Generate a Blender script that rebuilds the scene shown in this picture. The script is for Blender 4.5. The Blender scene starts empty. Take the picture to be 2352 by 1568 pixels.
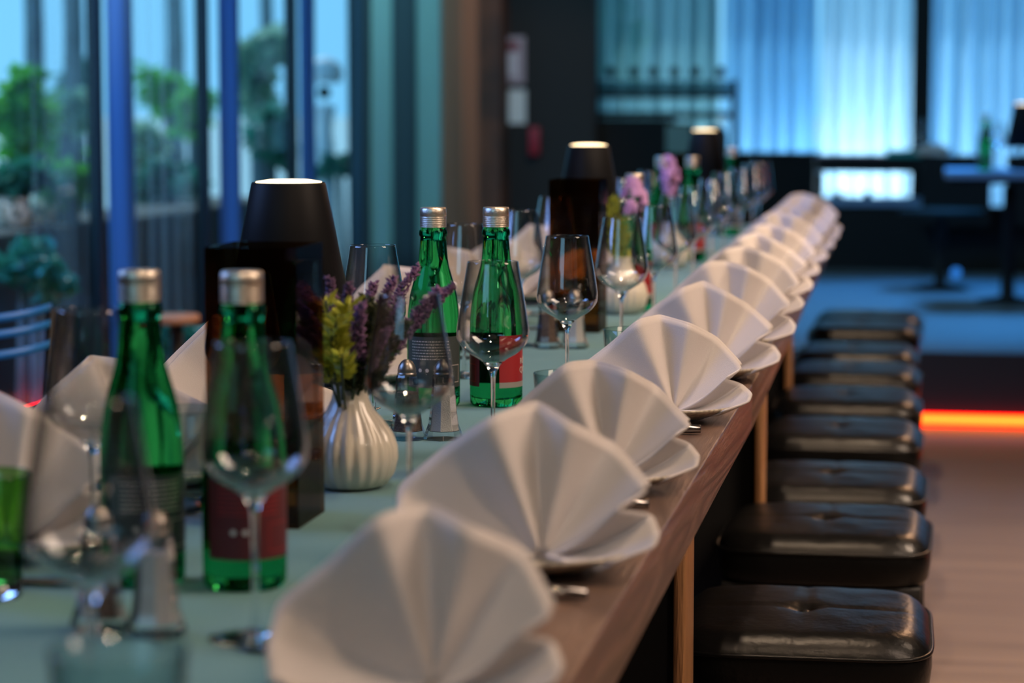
import bpy, bmesh, math, random
from mathutils import Vector, Matrix, noise
from math import sin, cos, pi, radians as rad, exp, sqrt, atan2
random.seed(7)
S = bpy.context.scene
COL = S.collection

# ------------------------------------------------------------------ camera
FPX = 5553.0                                   # 85 mm lens on a 36 mm wide sensor, 2352 px wide
PIT = math.atan(554 / FPX)
YAW = math.atan(954 * cos(PIT) / FPX)
FW = Vector((-sin(YAW) * cos(PIT), cos(YAW) * cos(PIT), -sin(PIT)))
RT = Vector((cos(YAW), sin(YAW), 0))
UP = RT.cross(FW)
EYE = Vector((0, 0, 1.11))
def ray(x, y): return FW + RT * ((x - 1176) / FPX) + UP * ((784 - y) / FPX)
def at(x, y, z):
    d = ray(x, y); return EYE + d * ((z - EYE.z) / d.z)
def atX(x, y, X):
    d = ray(x, y); return EYE + d * (X / d.x)
def atY(x, y, Y):
    d = ray(x, y); return EYE + d * (Y / d.y)
cam = bpy.data.cameras.new('camera'); cam.lens = 85; cam.sensor_width = 36
cam.clip_start = 0.05; cam.clip_end = 200
cam.dof.use_dof = True; cam.dof.focus_distance = 2.62; cam.dof.aperture_fstop = 4.8
co = bpy.data.objects.new('camera', cam); COL.objects.link(co)
co.matrix_world = Matrix(((RT.x, UP.x, -FW.x, 0), (RT.y, UP.y, -FW.y, 0), (RT.z, UP.z, -FW.z, EYE.z), (0, 0, 0, 1)))
S.camera = co
S.view_settings.view_transform = 'Standard'; S.view_settings.look = 'None'
S.view_settings.gamma = 1; S.view_settings.use_curve_mapping = False
S.view_settings.exposure = 0.0

# ------------------------------------------------------------------ world and lights
W = bpy.data.worlds.new('world'); S.world = W; W.use_nodes = True
bg = W.node_tree.nodes['Background']; bg.inputs[0].default_value = (0.20, 0.58, 0.92, 1); bg.inputs[1].default_value = 1.35

def light(kind, name, loc, col, power, size=0.05, target=None, size_y=None, spot=60, blend=0.6):
    l = bpy.data.lights.new(name, kind); l.energy = power; l.color = col
    if kind == 'AREA':
        l.size = size
        if size_y: l.shape = 'RECTANGLE'; l.size_y = size_y
        else: l.shape = 'DISK'
    elif kind == 'SPOT':
        l.shadow_soft_size = size; l.spot_size = rad(spot); l.spot_blend = blend
    else: l.shadow_soft_size = size
    o = bpy.data.objects.new(name, l); COL.objects.link(o); o.location = loc
    if target is not None:
        o.rotation_euler = (Vector(target) - Vector(loc)).to_track_quat('-Z', 'Y').to_euler()
    return o
WARM = (1.0, 0.72, 0.48)
for i, y in enumerate((0.2, 1.7, 3.1, 4.6, 6.2)):
    light('SPOT', 'ceiling_spot', (-0.30 + (0.2 if i % 2 else 0), y, 2.75), WARM, (14, 48, 75, 88, 95)[i], 0.035, (-0.46, y + 0.5, 0.75), spot=75)
light('SPOT', 'ceiling_spot', (0.9, -0.9, 2.7), (1.0, 0.78, 0.60), 48, 0.12, (-0.35, 1.9, 0.8), spot=60)
light('AREA', 'ceiling_panel', (1.1, 2.2, 3.1), (1.0, 0.74, 0.56), 118, 0.8, (-0.3, 2.6, 0.75), size_y=3.6)  # added soft warm fill for the table and napkins, not a fitting
light('SPOT', 'ceiling_spot', (1.6, 4.2, 2.9), (1.0, 0.74, 0.54), 330, 0.10, (0.75, 4.4, 0), spot=75)  # added to warm and brighten the floor on the right
light('SPOT', 'ceiling_spot', (1.2, 9.3, 2.9), (1, .55, .30), 130, 0.10, (-0.05, 5.6, 0.5), spot=50)
light('AREA', 'blue_wash', (-1.9, 4.6, 2.7), (0.06, 0.30, 1.0), 60, 0.7, (-2.3, 7.6, 0.9), size_y=0.4)
light('AREA', 'teal_fill', (-1.6, -1.2, 2.3), (0.28, 0.64, 0.90), 15, 1.6, (-0.6, 2.6, 0.75), size_y=1.2)
light('AREA', 'left_blue_fill', (-2.0, 2.2, 1.7), (0.22, 0.42, 1.0), 16, 0.9, (-0.5, 2.6, 0.8), size_y=0.7)
light('SPOT', 'platform_blue_wash', (0.5, 11.4, 3.1), (0.06, 0.38, 1.0), 760, 0.3, (0.15, 10.4, 0.2), spot=62)
sun = light('SUN', 'sun', (-4, 12, 8), (0.80, 0.95, 1.0), 2.6, 0.05)
sun.rotation_euler = Vector((0.30, -0.62, -0.80)).to_track_quat('-Z', 'Y').to_euler(); sun.data.angle = 0.03
light('AREA', 'drape_wash', (-1.3, 9.2, 2.9), (0.45, 0.85, 0.95), 34, 0.5, (-2.2, 11.3, 1.1), size_y=0.5)  # added teal light to lift the dark drapes
light('SPOT', 'ceiling_spot', (-1.0, 10.4, 3.0), (1, .60, .38), 60, 0.06, (-2.1, 12.2, 0.9), spot=34)  # added warm light to brighten the brown drape
light('SPOT', 'window_spot', (-1.8, 5.7, 2.5), (1.0, .74, .5), 60, 0.06, (-2.72, 6.75, .8), spot=24)  # added warm light on the hydrangeas outside the glass
# lights added behind the far sheer curtains to brighten their lower part
for x, p in ((-1.25, 4), (-0.78, 5), (-0.35, 15), (0.75, 5)):
    light('AREA', 'curtain_uplight', (x, 15.05, 0.50), (0.80, 0.94, 1.0), p, 0.45, (x, 14.60, 1.0), size_y=0.10)

# ------------------------------------------------------------------ materials
def mat(name, col, rough=0.6, metal=0.0, spec=0.5, bump=0.0, bscale=80, var=0.0, vscale=6, coat=0.0, stretch=None, sheen=0, col2=None, transl=0.0):
    m = bpy.data.materials.new(name); m.use_nodes = True
    nt = m.node_tree; b = nt.nodes['Principled BSDF']
    b.inputs['Base Color'].default_value = (*col, 1); b.inputs['Roughness'].default_value = rough
    b.inputs['Metallic'].default_value = metal; b.inputs['Specular IOR Level'].default_value = spec
    b.inputs['Coat Weight'].default_value = coat
    b.inputs['Sheen Weight'].default_value = sheen
    tc = nt.nodes.new('ShaderNodeTexCoord'); mp = nt.nodes.new('ShaderNodeMapping')
    nt.links.new(tc.outputs['Object'], mp.inputs[0])
    if stretch: mp.inputs['Scale'].default_value = stretch
    if bump:
        n = nt.nodes.new('ShaderNodeTexNoise'); n.inputs['Scale'].default_value = bscale; n.inputs['Detail'].default_value = 4
        bp = nt.nodes.new('ShaderNodeBump'); bp.inputs['Strength'].default_value = bump; bp.inputs['Distance'].default_value = 0.002
        nt.links.new(mp.outputs[0], n.inputs['Vector']); nt.links.new(n.outputs[0], bp.inputs['Height']); nt.links.new(bp.outputs[0], b.inputs['Normal'])
    if var:
        n = nt.nodes.new('ShaderNodeTexNoise'); n.inputs['Scale'].default_value = vscale; n.inputs['Detail'].default_value = 6
        mx = nt.nodes.new('ShaderNodeMix'); mx.data_type = 'RGBA'
        c2 = col2 or tuple(max(0, c * (1 - var)) for c in col)
        mx.inputs[6].default_value = (*col, 1); mx.inputs[7].default_value = (*c2, 1)
        cr = nt.nodes.new('ShaderNodeValToRGB'); cr.color_ramp.elements[0].position = 0.38; cr.color_ramp.elements[1].position = 0.62
        nt.links.new(mp.outputs[0], n.inputs['Vector']); nt.links.new(n.outputs[0], cr.inputs[0]); nt.links.new(cr.outputs[0], mx.inputs[0])
        nt.links.new(mx.outputs[2], b.inputs['Base Color'])
    if transl:
        t = nt.nodes.new('ShaderNodeBsdfTranslucent'); t.inputs[0].default_value = (*col, 1)
        ms = nt.nodes.new('ShaderNodeMixShader'); ms.inputs[0].default_value = transl
        out = nt.nodes['Material Output']
        nt.links.new(b.outputs[0], ms.inputs[1]); nt.links.new(t.outputs[0], ms.inputs[2]); nt.links.new(ms.outputs[0], out.inputs[0])
    return m
def mat_emit(name, col, strength):
    m = bpy.data.materials.new(name); m.use_nodes = True; nt = m.node_tree
    b = nt.nodes['Principled BSDF']; b.inputs['Base Color'].default_value = (*[c * 0.2 for c in col], 1)
    b.inputs['Emission Color'].default_value = (*col, 1); b.inputs['Emission Strength'].default_value = strength
    return m
def mat_glass(name, col, ior=1.5, rough=0.0):
    m = bpy.data.materials.new(name); m.use_nodes = True; nt = m.node_tree
    for n in list(nt.nodes):
        if n.type == 'BSDF_PRINCIPLED': nt.nodes.remove(n)
    g = nt.nodes.new('ShaderNodeBsdfGlass'); g.inputs['Color'].default_value = (*col, 1)
    g.inputs['IOR'].default_value = ior; g.inputs['Roughness'].default_value = rough
    nt.links.new(g.outputs[0], nt.nodes['Material Output'].inputs[0]); return m
def mat_thin(name, mid, edge, refl=0.04, power=3.0, gain=0.85, rough=0.0):
    """a thin clear wall: seen straight through, brighter reflections and more tint towards grazing view"""
    m = bpy.data.materials.new(name); m.use_nodes = True; nt = m.node_tree
    for n in list(nt.nodes):
        if n.type == 'BSDF_PRINCIPLED': nt.nodes.remove(n)
    lw = nt.nodes.new('ShaderNodeLayerWeight'); lw.inputs[0].default_value = 0.5
    pw = nt.nodes.new('ShaderNodeMath'); pw.operation = 'POWER'; pw.inputs[1].default_value = power
    ml = nt.nodes.new('ShaderNodeMath'); ml.operation = 'MULTIPLY_ADD'; ml.inputs[1].default_value = gain; ml.inputs[2].default_value = refl
    mx = nt.nodes.new('ShaderNodeMix'); mx.data_type = 'RGBA'
    mx.inputs[6].default_value = (*mid, 1); mx.inputs[7].default_value = (*edge, 1)
    tr = nt.nodes.new('ShaderNodeBsdfTransparent'); gl = nt.nodes.new('ShaderNodeBsdfGlossy'); gl.inputs['Roughness'].default_value = rough
    ms = nt.nodes.new('ShaderNodeMixShader')
    L = nt.links.new
    L(lw.outputs['Facing'], pw.inputs[0]); L(pw.outputs[0], ml.inputs[0]); L(ml.outputs[0], ms.inputs[0])
    L(pw.outputs[0], mx.inputs[0]); L(mx.outputs[2], tr.inputs[0]); L(tr.outputs[0], ms.inputs[1]); L(gl.outputs[0], ms.inputs[2])
    L(ms.outputs[0], nt.nodes['Material Output'].inputs[0]); return m
def mat_sheer(name, col, opacity, transl=0.7, edge=0.6):
    """loosely woven cloth: the more slanted the fold, the fewer gaps one sees through"""
    m = bpy.data.materials.new(name); m.use_nodes = True; nt = m.node_tree
    for n in list(nt.nodes):
        if n.type == 'BSDF_PRINCIPLED': nt.nodes.remove(n)
    d = nt.nodes.new('ShaderNodeBsdfDiffuse'); d.inputs[0].default_value = (*col, 1)
    t = nt.nodes.new('ShaderNodeBsdfTranslucent'); t.inputs[0].default_value = (*col, 1)
    a = nt.nodes.new('ShaderNodeMixShader'); a.inputs[0].default_value = transl
    tr = nt.nodes.new('ShaderNodeBsdfTransparent'); b = nt.nodes.new('ShaderNodeMixShader')
    lw = nt.nodes.new('ShaderNodeLayerWeight'); lw.inputs[0].default_value = 0.5
    ma = nt.nodes.new('ShaderNodeMath'); ma.operation = 'MULTIPLY_ADD'; ma.inputs[1].default_value = edge; ma.inputs[2].default_value = opacity; ma.use_clamp = True
    L = nt.links.new
    L(lw.outputs['Facing'], ma.inputs[0]); L(ma.outputs[0], b.inputs[0])
    L(d.outputs[0], a.inputs[1]); L(t.outputs[0], a.inputs[2]); L(tr.outputs[0], b.inputs[1]); L(a.outputs[0], b.inputs[2])
    L(b.outputs[0], nt.nodes['Material Output'].inputs[0]); return m
def mat_wood(name, c1, c2, rough=0.4, axis='y', scale=26):
    m = bpy.data.materials.new(name); m.use_nodes = True; nt = m.node_tree; b = nt.nodes['Principled BSDF']
    b.inputs['Roughness'].default_value = rough; b.inputs['Coat Weight'].default_value = 0.15; b.inputs['Coat Roughness'].default_value = 0.3
    tc = nt.nodes.new('ShaderNodeTexCoord'); mp = nt.nodes.new('ShaderNodeMapping')
    mp.inputs['Scale'].default_value = {'y': (1, 0.09, 1), 'x': (0.09, 1, 1), 'z': (1, 1, 0.09)}[axis]
    n = nt.nodes.new('ShaderNodeTexNoise'); n.inputs['Scale'].default_value = 3.2; n.inputs['Detail'].default_value = 3; n.inputs['Distortion'].default_value = 0.6
    ml = nt.nodes.new('ShaderNodeMath'); ml.operation = 'MULTIPLY'; ml.inputs[1].default_value = scale
    fr = nt.nodes.new('ShaderNodeMath'); fr.operation = 'PINGPONG'; fr.inputs[1].default_value = 0.5
    m2 = nt.nodes.new('ShaderNodeMath'); m2.operation = 'MULTIPLY'; m2.inputs[1].default_value = 2
    f2 = nt.nodes.new('ShaderNodeTexNoise'); f2.inputs['Scale'].default_value = 220; f2.inputs['Detail'].default_value = 2
    ad = nt.nodes.new('ShaderNodeMath'); ad.operation = 'MULTIPLY'
    mx = nt.nodes.new('ShaderNodeMix'); mx.data_type = 'RGBA'; mx.inputs[6].default_value = (*c2, 1); mx.inputs[7].default_value = (*c1, 1)
    bp = nt.nodes.new('ShaderNodeBump'); bp.inputs['Strength'].default_value = 0.9; bp.inputs['Distance'].default_value = 0.002
    L = nt.links.new
    L(tc.outputs['Object'], mp.inputs[0]); L(mp.outputs[0], n.inputs['Vector']); L(n.outputs[0], ml.inputs[0]); L(ml.outputs[0], fr.inputs[0])
    L(fr.outputs[0], m2.inputs[0]); L(mp.outputs[0], f2.inputs['Vector']); L(m2.outputs[0], ad.inputs[0]); L(f2.outputs[0], ad.inputs[1])
    sm = nt.nodes.new('ShaderNodeMath'); sm.operation = 'MULTIPLY'; sm.inputs[1].default_value = 1.6; sm.use_clamp = True
    L(ad.outputs[0], sm.inputs[0]); L(sm.outputs[0], mx.inputs[0]); L(mx.outputs[2], b.inputs['Base Color']); L(sm.outputs[0], bp.inputs['Height']); L(bp.outputs[0], b.inputs['Normal'])
    return m
def mat_planks(name, c1, c2, width=0.16, rough=0.4):
    m = bpy.data.materials.new(name); m.use_nodes = True; nt = m.node_tree; b = nt.nodes['Principled BSDF']
    b.inputs['Roughness'].default_value = rough
    tc = nt.nodes.new('ShaderNodeTexCoord')
    br = nt.nodes.new('ShaderNodeTexBrick'); br.inputs['Scale'].default_value = 1; br.inputs['Brick Width'].default_value = 1.8
    br.inputs['Row Height'].default_value = width; br.inputs['Mortar Size'].default_value = 0.0025
    br.inputs['Color1'].default_value = (*c1, 1); br.inputs['Color2'].default_value = (*c2, 1); br.inputs['Mortar'].default_value = (*[c * 0.35 for c in c2], 1)
    mp = nt.nodes.new('ShaderNodeMapping'); mp.inputs['Scale'].default_value = (0.6, 7, 1)
    n = nt.nodes.new('ShaderNodeTexNoise'); n.inputs['Scale'].default_value = 3; n.inputs['Detail'].default_value = 8
    mx = nt.nodes.new('ShaderNodeMix'); mx.data_type = 'RGBA'; mx.blend_type = 'MULTIPLY'; mx.inputs[0].default_value = 0.55
    L = nt.links.new
    L(tc.outputs['Object'], br.inputs['Vector']); L(tc.outputs['Object'], mp.inputs[0]); L(mp.outputs[0], n.inputs['Vector'])
    L(br.outputs[0], mx.inputs[6]); L(n.outputs[0], mx.inputs[7]); L(mx.outputs[2], b.inputs['Base Color'])
    return m

M = dict(
    wood=mat_wood('dark_ash_wood', (0.20, 0.118, 0.082), (0.090, 0.053, 0.038), 0.45),
    legwood=mat_wood('oak_leg_wood', (0.34, 0.16, 0.06), (0.2, 0.09, 0.03), 0.5, 'z'),
    runner=mat('teal_runner_cloth', (0.072, 0.205, 0.215), 0.85, bump=0.35, bscale=900, sheen=0.2),
    napkin=mat('white_linen', (0.64, 0.585, 0.56), 0.85, bump=0.25, bscale=1200, sheen=0.2, transl=0.14),
    plate=mat('speckled_cream_stoneware', (0.52, 0.45, 0.34), 0.32, bump=0.15, bscale=160, var=0.5, vscale=180, coat=0.3),
    steel=mat('brushed_steel', (0.34, 0.30, 0.27), 0.36, 1.0),
    cutlery=mat('dark_polished_steel', (0.26, 0.24, 0.23), 0.24, 1.0),
    cap=mat('champagne_aluminium', (0.82, 0.72, 0.60), 0.38, 1.0, bump=0.2, bscale=400),
    shade=mat('black_lamp_metal', (0.008, 0.008, 0.009), 0.5, 0.0, 0.12),
    leather=mat('black_leather', (0.004, 0.004, 0.004), 0.34, bump=0.35, bscale=120, spec=0.22),
    blackmetal=mat('black_metal', (0.010, 0.010, 0.010), 0.5),
    darkwood=mat('blackened_wood', (0.012, 0.012, 0.012), 0.75, spec=0.2),
    porcelain=mat('cream_glazed_porcelain', (0.60, 0.55, 0.46), 0.22, coat=0.5),
    red=mat('label_red', (0.34, 0.018, 0.022), 0.45),
    darkred=mat('label_dark_red', (0.09, 0.008, 0.012), 0.5),
    slate=mat('label_slate', (0.045, 0.055, 0.055), 0.5),
    silver=mat('label_silver', (0.55, 0.50, 0.44), 0.35, 0.6),
    ink=mat('label_print', (0.60, 0.52, 0.48), 0.5),
    pepper=mat('ground_pepper', (0.20, 0.135, 0.105), 0.9, bump=0.8, bscale=500, var=0.4, vscale=300),
    salt=mat('table_salt', (0.62, 0.60, 0.58), 0.9, bump=0.5, bscale=700),
    stem=mat('dark_green_stem', (0.035, 0.060, 0.022), 0.6),
    lavender=mat('lavender_bloom', (0.20, 0.095, 0.22), 0.8, var=0.55, vscale=40),
    olive=mat('olive_foliage', (0.065, 0.075, 0.025), 0.7, var=0.5, vscale=40),
    lime=mat('lime_foliage', (0.50, 0.52, 0.05), 0.6, var=0.3, vscale=30, transl=0.3),
    pink=mat('lilac_petal', (0.62, 0.34, 0.66), 0.7, transl=0.3),
    wallblack=mat('matt_black_paint', (0.015, 0.017, 0.017), 0.9),
    ceiling=mat('dark_ceiling_paint', (0.03, 0.035, 0.04), 0.9),
    brick=mat('dark_rusty_brick', (0.020, 0.014, 0.012), 0.9, var=0.9, vscale=3.5, col2=(0.10, 0.035, 0.018), bump=0.6, bscale=30),
    frame=mat('window_frame_grey', (0.018, 0.030, 0.033), 0.5),
    bluecurt=mat('blue_gathered_curtain', (0.07, 0.24, 0.50), 0.8, transl=0.2),
    tealcurt=mat('teal_drape', (0.30, 0.58, 0.58), 0.8, transl=0.2),  # greyish cloth, the teal light on it put into its colour
    browncurt=mat('brown_drape', (0.30, 0.155, 0.10), 0.85),
    darkcurt=mat('slate_drape', (0.03, 0.07, 0.09), 0.85),
    sheer=mat_sheer('pale_blue_sheer', (0.42, 0.72, 0.93), 0.50, 0.6, 0.5),
    sheerA=mat_sheer('greenish_sheer', (0.36, 0.60, 0.64), 0.64, 0.6, 0.5),  # uneven backlight of the far panels is put into sheer colour and opacity
    sheerB=mat_sheer('mid_blue_sheer', (0.30, 0.62, 0.85), 0.62, 0.6, 0.5),
    sheerC=mat_sheer('open_white_sheer', (0.62, 0.83, 0.95), 0.42, 0.6, 0.5),
    sheer2=mat_sheer('window_sheer', (0.60, 0.80, 0.95), 0.0, 0.8, 0.10),
    floor=mat_planks('oak_floor_planks', (0.37, 0.265, 0.205), (0.32, 0.225, 0.175), 0.16, 0.34),
    platform=mat_planks('grey_platform_planks', (0.20, 0.23, 0.26), (0.17, 0.19, 0.22), 0.14, 0.5),
    ground=mat('pale_gravel', (0.50, 0.58, 0.56), 0.9, var=0.2, vscale=2),
    planter=mat('dark_planter_wood', (0.03, 0.04, 0.04), 0.8),
    leafA=mat('bright_leaf', (0.18, 0.66, 0.08), 0.45, transl=0.45, var=0.5, vscale=3),
    leafB=mat('teal_leaf', (0.05, 0.34, 0.22), 0.4, transl=0.3, var=0.6, vscale=4),
    leafC=mat('pale_leaf', (0.42, 0.68, 0.48), 0.4, transl=0.45, var=0.5, vscale=3),
    bark=mat('grey_bark', (0.16, 0.22, 0.24), 0.9, bump=0.5, bscale=30, var=0.4),
    hydr=mat('cream_hydrangea', (0.85, 0.74, 0.56), 0.8),
    white=mat('white_stone', (0.85, 0.87, 0.92), 0.6),
    orange=mat('orange_terracotta', (0.62, 0.25, 0.09), 0.7),  # orange light on the side table, put into the wood colour
    gwall=mat('garden_wall_render', (0.50, 0.62, 0.66), 0.9, var=0.3),
    signwhite=mat('notice_board', (0.36, 0.30, 0.33), 0.6), signred=mat('notice_red', (0.16, 0.012, 0.018), 0.6),
    paper=mat('paper', (0.62, 0.68, 0.66), 0.8), grey=mat('notice_print', (0.55, 0.53, 0.56), 0.6),
    redbox=mat('alarm_red', (0.28, 0.01, 0.02), 0.5),
    bluegrey=mat('blue_grey_laminate', (0.16, 0.26, 0.40), 0.5),  # blue light on bench and table tops, put into the colour
    greenglass=mat('opaque_green_bottle', (0.01, 0.16, 0.09), 0.15),
    led=mat_emit('led_amber_core', (1.0, 0.50, 0.04), 1.5),
    ledred=mat_emit('led_red', (1.0, 0.0, 0.0), 8.0),
    glow=mat_emit('lamp_diffuser', (1.0, 0.74, 0.42), 5.0),
    bulb=mat_emit('warm_bulb', (1.0, 0.72, 0.42), 14.0),
)
M['glass'] = mat_glass('clear_glass', (0.97, 0.985, 0.985), 1.5)
M['bowl'] = mat_thin('clear_bowl_wall', (0.975, 0.982, 0.985), (0.50, 0.56, 0.60), 0.055, 2.2, 0.95)
M['pane'] = mat_thin('window_pane', (0.93, 0.96, 0.97), (0.8, 0.85, 0.9), 0.02, 4.0, 0.10)
M['tum'] = mat_thin('blue_grey_tumbler_wall', (0.86, 0.93, 0.93), (0.22, 0.34, 0.36), 0.04, 3.0, 0.5)
M['greentum'] = mat_thin('green_tumbler_wall', (0.55, 0.82, 0.45), (0.05, 0.2, 0.08), 0.04, 3.0, 0.5)
M['green'] = mat_glass('green_bottle_glass', (0.16, 0.70, 0.37), 1.36)
M['amber'] = mat_thin('smoked_amber_acrylic', (0.70, 0.51, 0.32), (0.25, 0.10, 0.05), 0.02, 3.0, 0.2, 0.05)
M['thinrail'] = mat_thin('smoked_rail_glass', (0.42, 0.5, 0.52), (0.3, 0.3, 0.3), 0.02)

# ------------------------------------------------------------------ mesh helpers
class MB:
    def __init__(s): s.v = []; s.f = []; s.sm = []
    def add(s, v, f, smooth=True, mtx=None):
        o = len(s.v)
        s.v += [tuple(mtx @ Vector(p)) if mtx else tuple(p) for p in v]
        s.f += [tuple(i + o for i in q) for q in f]; s.sm += [smooth] * len(f); return s
    def box(s, x0, x1, y0, y1, z0, z1, mtx=None):
        v = [(x, y, z) for z in (z0, z1) for y in (y0, y1) for x in (x0, x1)]
        return s.add(v, [(0, 2, 3, 1), (4, 5, 7, 6), (0, 1, 5, 4), (2, 6, 7, 3), (0, 4, 6, 2), (1, 3, 7, 5)], False, mtx)
    def lathe(s, prof, n=40, mtx=None, ribs=None, a0=0, a1=2 * pi, smooth=True):
        v = []; f = []; full = abs(a1 - a0 - 2 * pi) < 1e-6; m = n if full else n + 1
        for (r, z) in prof:
            for i in range(m):
                a = a0 + (a1 - a0) * i / n; rr = r * (1 + (ribs(a, z) if ribs else 0))
                v.append((rr * cos(a), rr * sin(a), z))
        for j in range(len(prof) - 1):
            for i in range(n):
                k = (i + 1) % m
                f.append((j * m + i, j * m + k, (j + 1) * m + k, (j + 1) * m + i))
        return s.add(v, f, smooth, mtx)
    def tube(s, pts, r, n=8, mtx=None, cap=True):
        pts = [Vector(p) for p in pts]; rs = r if isinstance(r, (list, tuple)) else [r] * len(pts)
        v = []; f = []; u = None
        for i, p in enumerate(pts):
            t = (pts[min(i + 1, len(pts) - 1)] - pts[max(i - 1, 0)]).normalized()
            if u is None: u = t.orthogonal().normalized()
            u = (u - t * u.dot(t)).normalized(); w = t.cross(u)
            for k in range(n):
                a = 2 * pi * k / n; v.append(p + (u * cos(a) + w * sin(a)) * rs[i])
        for i in range(len(pts) - 1):
            for k in range(n):
                q = (k + 1) % n; f.append((i * n + k, i * n + q, (i + 1) * n + q, (i + 1) * n + k))
        if cap: f += [tuple(range(n - 1, -1, -1)), tuple((len(pts) - 1) * n + k for k in range(n))]
        return s.add(v, f, True, mtx)
    def ball(s, c, r, n=10, sq=(1, 1, 1), mtx=None):
        prof = [(r * sin(pi * i / n), -r * cos(pi * i / n)) for i in range(n + 1)]
        mm = Matrix.Translation(c) @ Matrix.Diagonal((*sq, 1))
        return s.lathe([(max(a, 1e-5), b) for a, b in prof], n + 4, (mtx @ mm) if mtx else mm)
    def build(s, name, m, parent=None, bevel=0, seg=2, loc=None):
        me = bpy.data.meshes.new(name); me.from_pydata([tuple(p) for p in s.v], [], s.f)
        me.polygons.foreach_set('use_smooth', s.sm); me.materials.append(m); me.update()
        if bevel:
            bm = bmesh.new(); bm.from_mesh(me)
            es = [e for e in bm.edges if e.is_manifold and e.calc_face_angle(0) > 0.6]
            bmesh.ops.bevel(bm, geom=es, offset=bevel, segments=seg, affect='EDGES', profile=0.5)
            for q in bm.faces: q.smooth = True
            bm.to_mesh(me); bm.free()
            try: me.set_sharp_from_angle(angle=rad(50))
            except Exception: pass
        o = bpy.data.objects.new(name, me); COL.objects.link(o)
        if parent: o.parent = parent
        if loc: o.location = loc
        return o
def tag(o, label, cat, group=None, kind=None):
    o['label'] = label; o['category'] = cat
    if group: o['group'] = group
    if kind: o['kind'] = kind
    return o
def thing(name, label, cat, loc=(0, 0, 0), rz=0, group=None, kind=None):
    o = bpy.data.objects.new(name, None); COL.objects.link(o); o.empty_display_size = 0.05
    o.location = loc; o.rotation_euler = (0, 0, rz); return tag(o, label, cat, group, kind)
def struct(o): o['kind'] = 'structure'; return o
def dup(root, loc, rz=0, label=None, group=None, scale=None):
    def cp(o, par):
        c = o.copy(); COL.objects.link(c); c.parent = par
        for ch in list(o.children): cp(ch, c)
        return c
    r = cp(root, None); r.location = loc; r.rotation_euler = (0, 0, rz)
    if scale: r.scale = (scale,) * 3
    if label: r['label'] = label
    if group: r['group'] = group
    return r
ORD = ['nearest', 'second', 'third', 'fourth', 'fifth', 'sixth', 'seventh', 'eighth', 'ninth', 'tenth', 'eleventh', 'twelfth', 'thirteenth', 'fourteenth']
TZ = 0.75

# ------------------------------------------------------------------ room shell
struct(MB().box(-2.6, 3.4, -2.6, 8.39, -0.05, 0).build('floor', M['floor']))
struct(MB().box(-2.6, 3.4, 8.39, 16.0, -0.05, 0.249).build('floor', M['platform']))
struct(MB().box(-2.6, 3.4, -2.6, 16.0, 3.2, 3.3).build('ceiling', M['ceiling']))
struct(MB().box(3.4, 3.5, -2.6, 16.0, 0, 3.2).build('wall_right', M['wallblack']))
struct(MB().box(-2.6, 3.4, -2.7, -2.6, 0, 3.2).build('wall_front', M['wallblack']))
struct(MB().box(-2.49, 3.39, 14.2, 14.4, 2.30, 3.199).build('trim_5', M['wallblack']))  # unseen bulkhead added to keep curtain light off the near seats and floor
struct(MB().box(-2.6, 3.4, 15.9, 16.0, 0.249, 0.42).build('trim_4', M['frame']))
XW = atY(1365, 300, 12.45).x
struct(MB().box(-2.6, XW, 12.45, 12.6, 0.249, 3.2).build('wall_back', M['wallblack']))
struct(MB().box(-2.6, -2.5, 12.6, 15.9, 0.249, 3.2).build('wall_left', M['wallblack']))
struct(MB().box(-2.42, -2.30, -2.6, 5.2, 0, 3.2).build('wall_left', M['wallblack']))
struct(MB().box(-2.42, -2.30, 5.2, 12.45, 2.7, 3.2).build('trim_1', M['wallblack']))
# step riser trim
struct(MB().box(-2.3, 3.4, 8.372, 8.389, 0.038, 0.249).build('trim_2', M['wallblack']))
# rusty brick pier beside the drapes
xa, xb = atY(1098, 300, 12.3).x, atY(1158, 300, 12.3).x
struct(MB().box(xa, xb, 12.2, 12.449, 0.249, 3.2).build('wall_pier', M['brick']))
# black column in front of the far curtains
xa, xb = atY(2097, 100, 13.6).x, atY(2141, 100, 13.6).x
struct(MB().box(xa, xb, 13.6, 13.75, 0.249, 3.2).build('trim_3', M['wallblack']))

# led strip at the foot of the step
xl = 0.0
led = thing('led_strip', 'glowing orange-red light strip along the foot of the raised platform step', 'light strip', (0, 8.37, 0))
MB().box(-2.25, 3.38, -0.020, 0.0, 0.0105, 0.0335).build('diffuser', M['led'], led)
MB().box(-2.25, 3.38, -0.020, 0.0, 0.0005, 0.010).box(-2.25, 3.38, -0.020, 0.0, 0.034, 0.0378).build('red_edge', M['ledred'], led)

# windows: posts and panes along X = -2.3
def wy(px, X): return atX(px, 300, X).y
POSTS = [(5.36, 5.62)] + [(wy(a, -2.30), wy(b, -2.30)) for a, b in ((229, 240), (474, 484), (676, 686), (819, 827))] + [(10.7, 10.83)]
for i, (y0, y1) in enumerate(POSTS):
    w = bpy.data.objects.new('window_%d' % (i + 1), None); COL.objects.link(w); w.location = (-2.36, y0, 0); struct(w)
    nx = POSTS[i + 1][0] if i + 1 < len(POSTS) else 12.3
    fr = MB().box(.022, .06, 0, y1 - y0, 0, 2.7)
    fr.box(.022, .058, y1 - y0, nx - y0, 0, .09).box(.022, .058, y1 - y0, nx - y0, 2.6, 2.7)
    fr.build('window_frame', M['frame'], w, bevel=0.006)
    MB().box(.036, .044, y1 - y0 + 0.001, nx - y0 - 0.001, .091, 2.599).build('window_pane', M['pane'], w)

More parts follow.
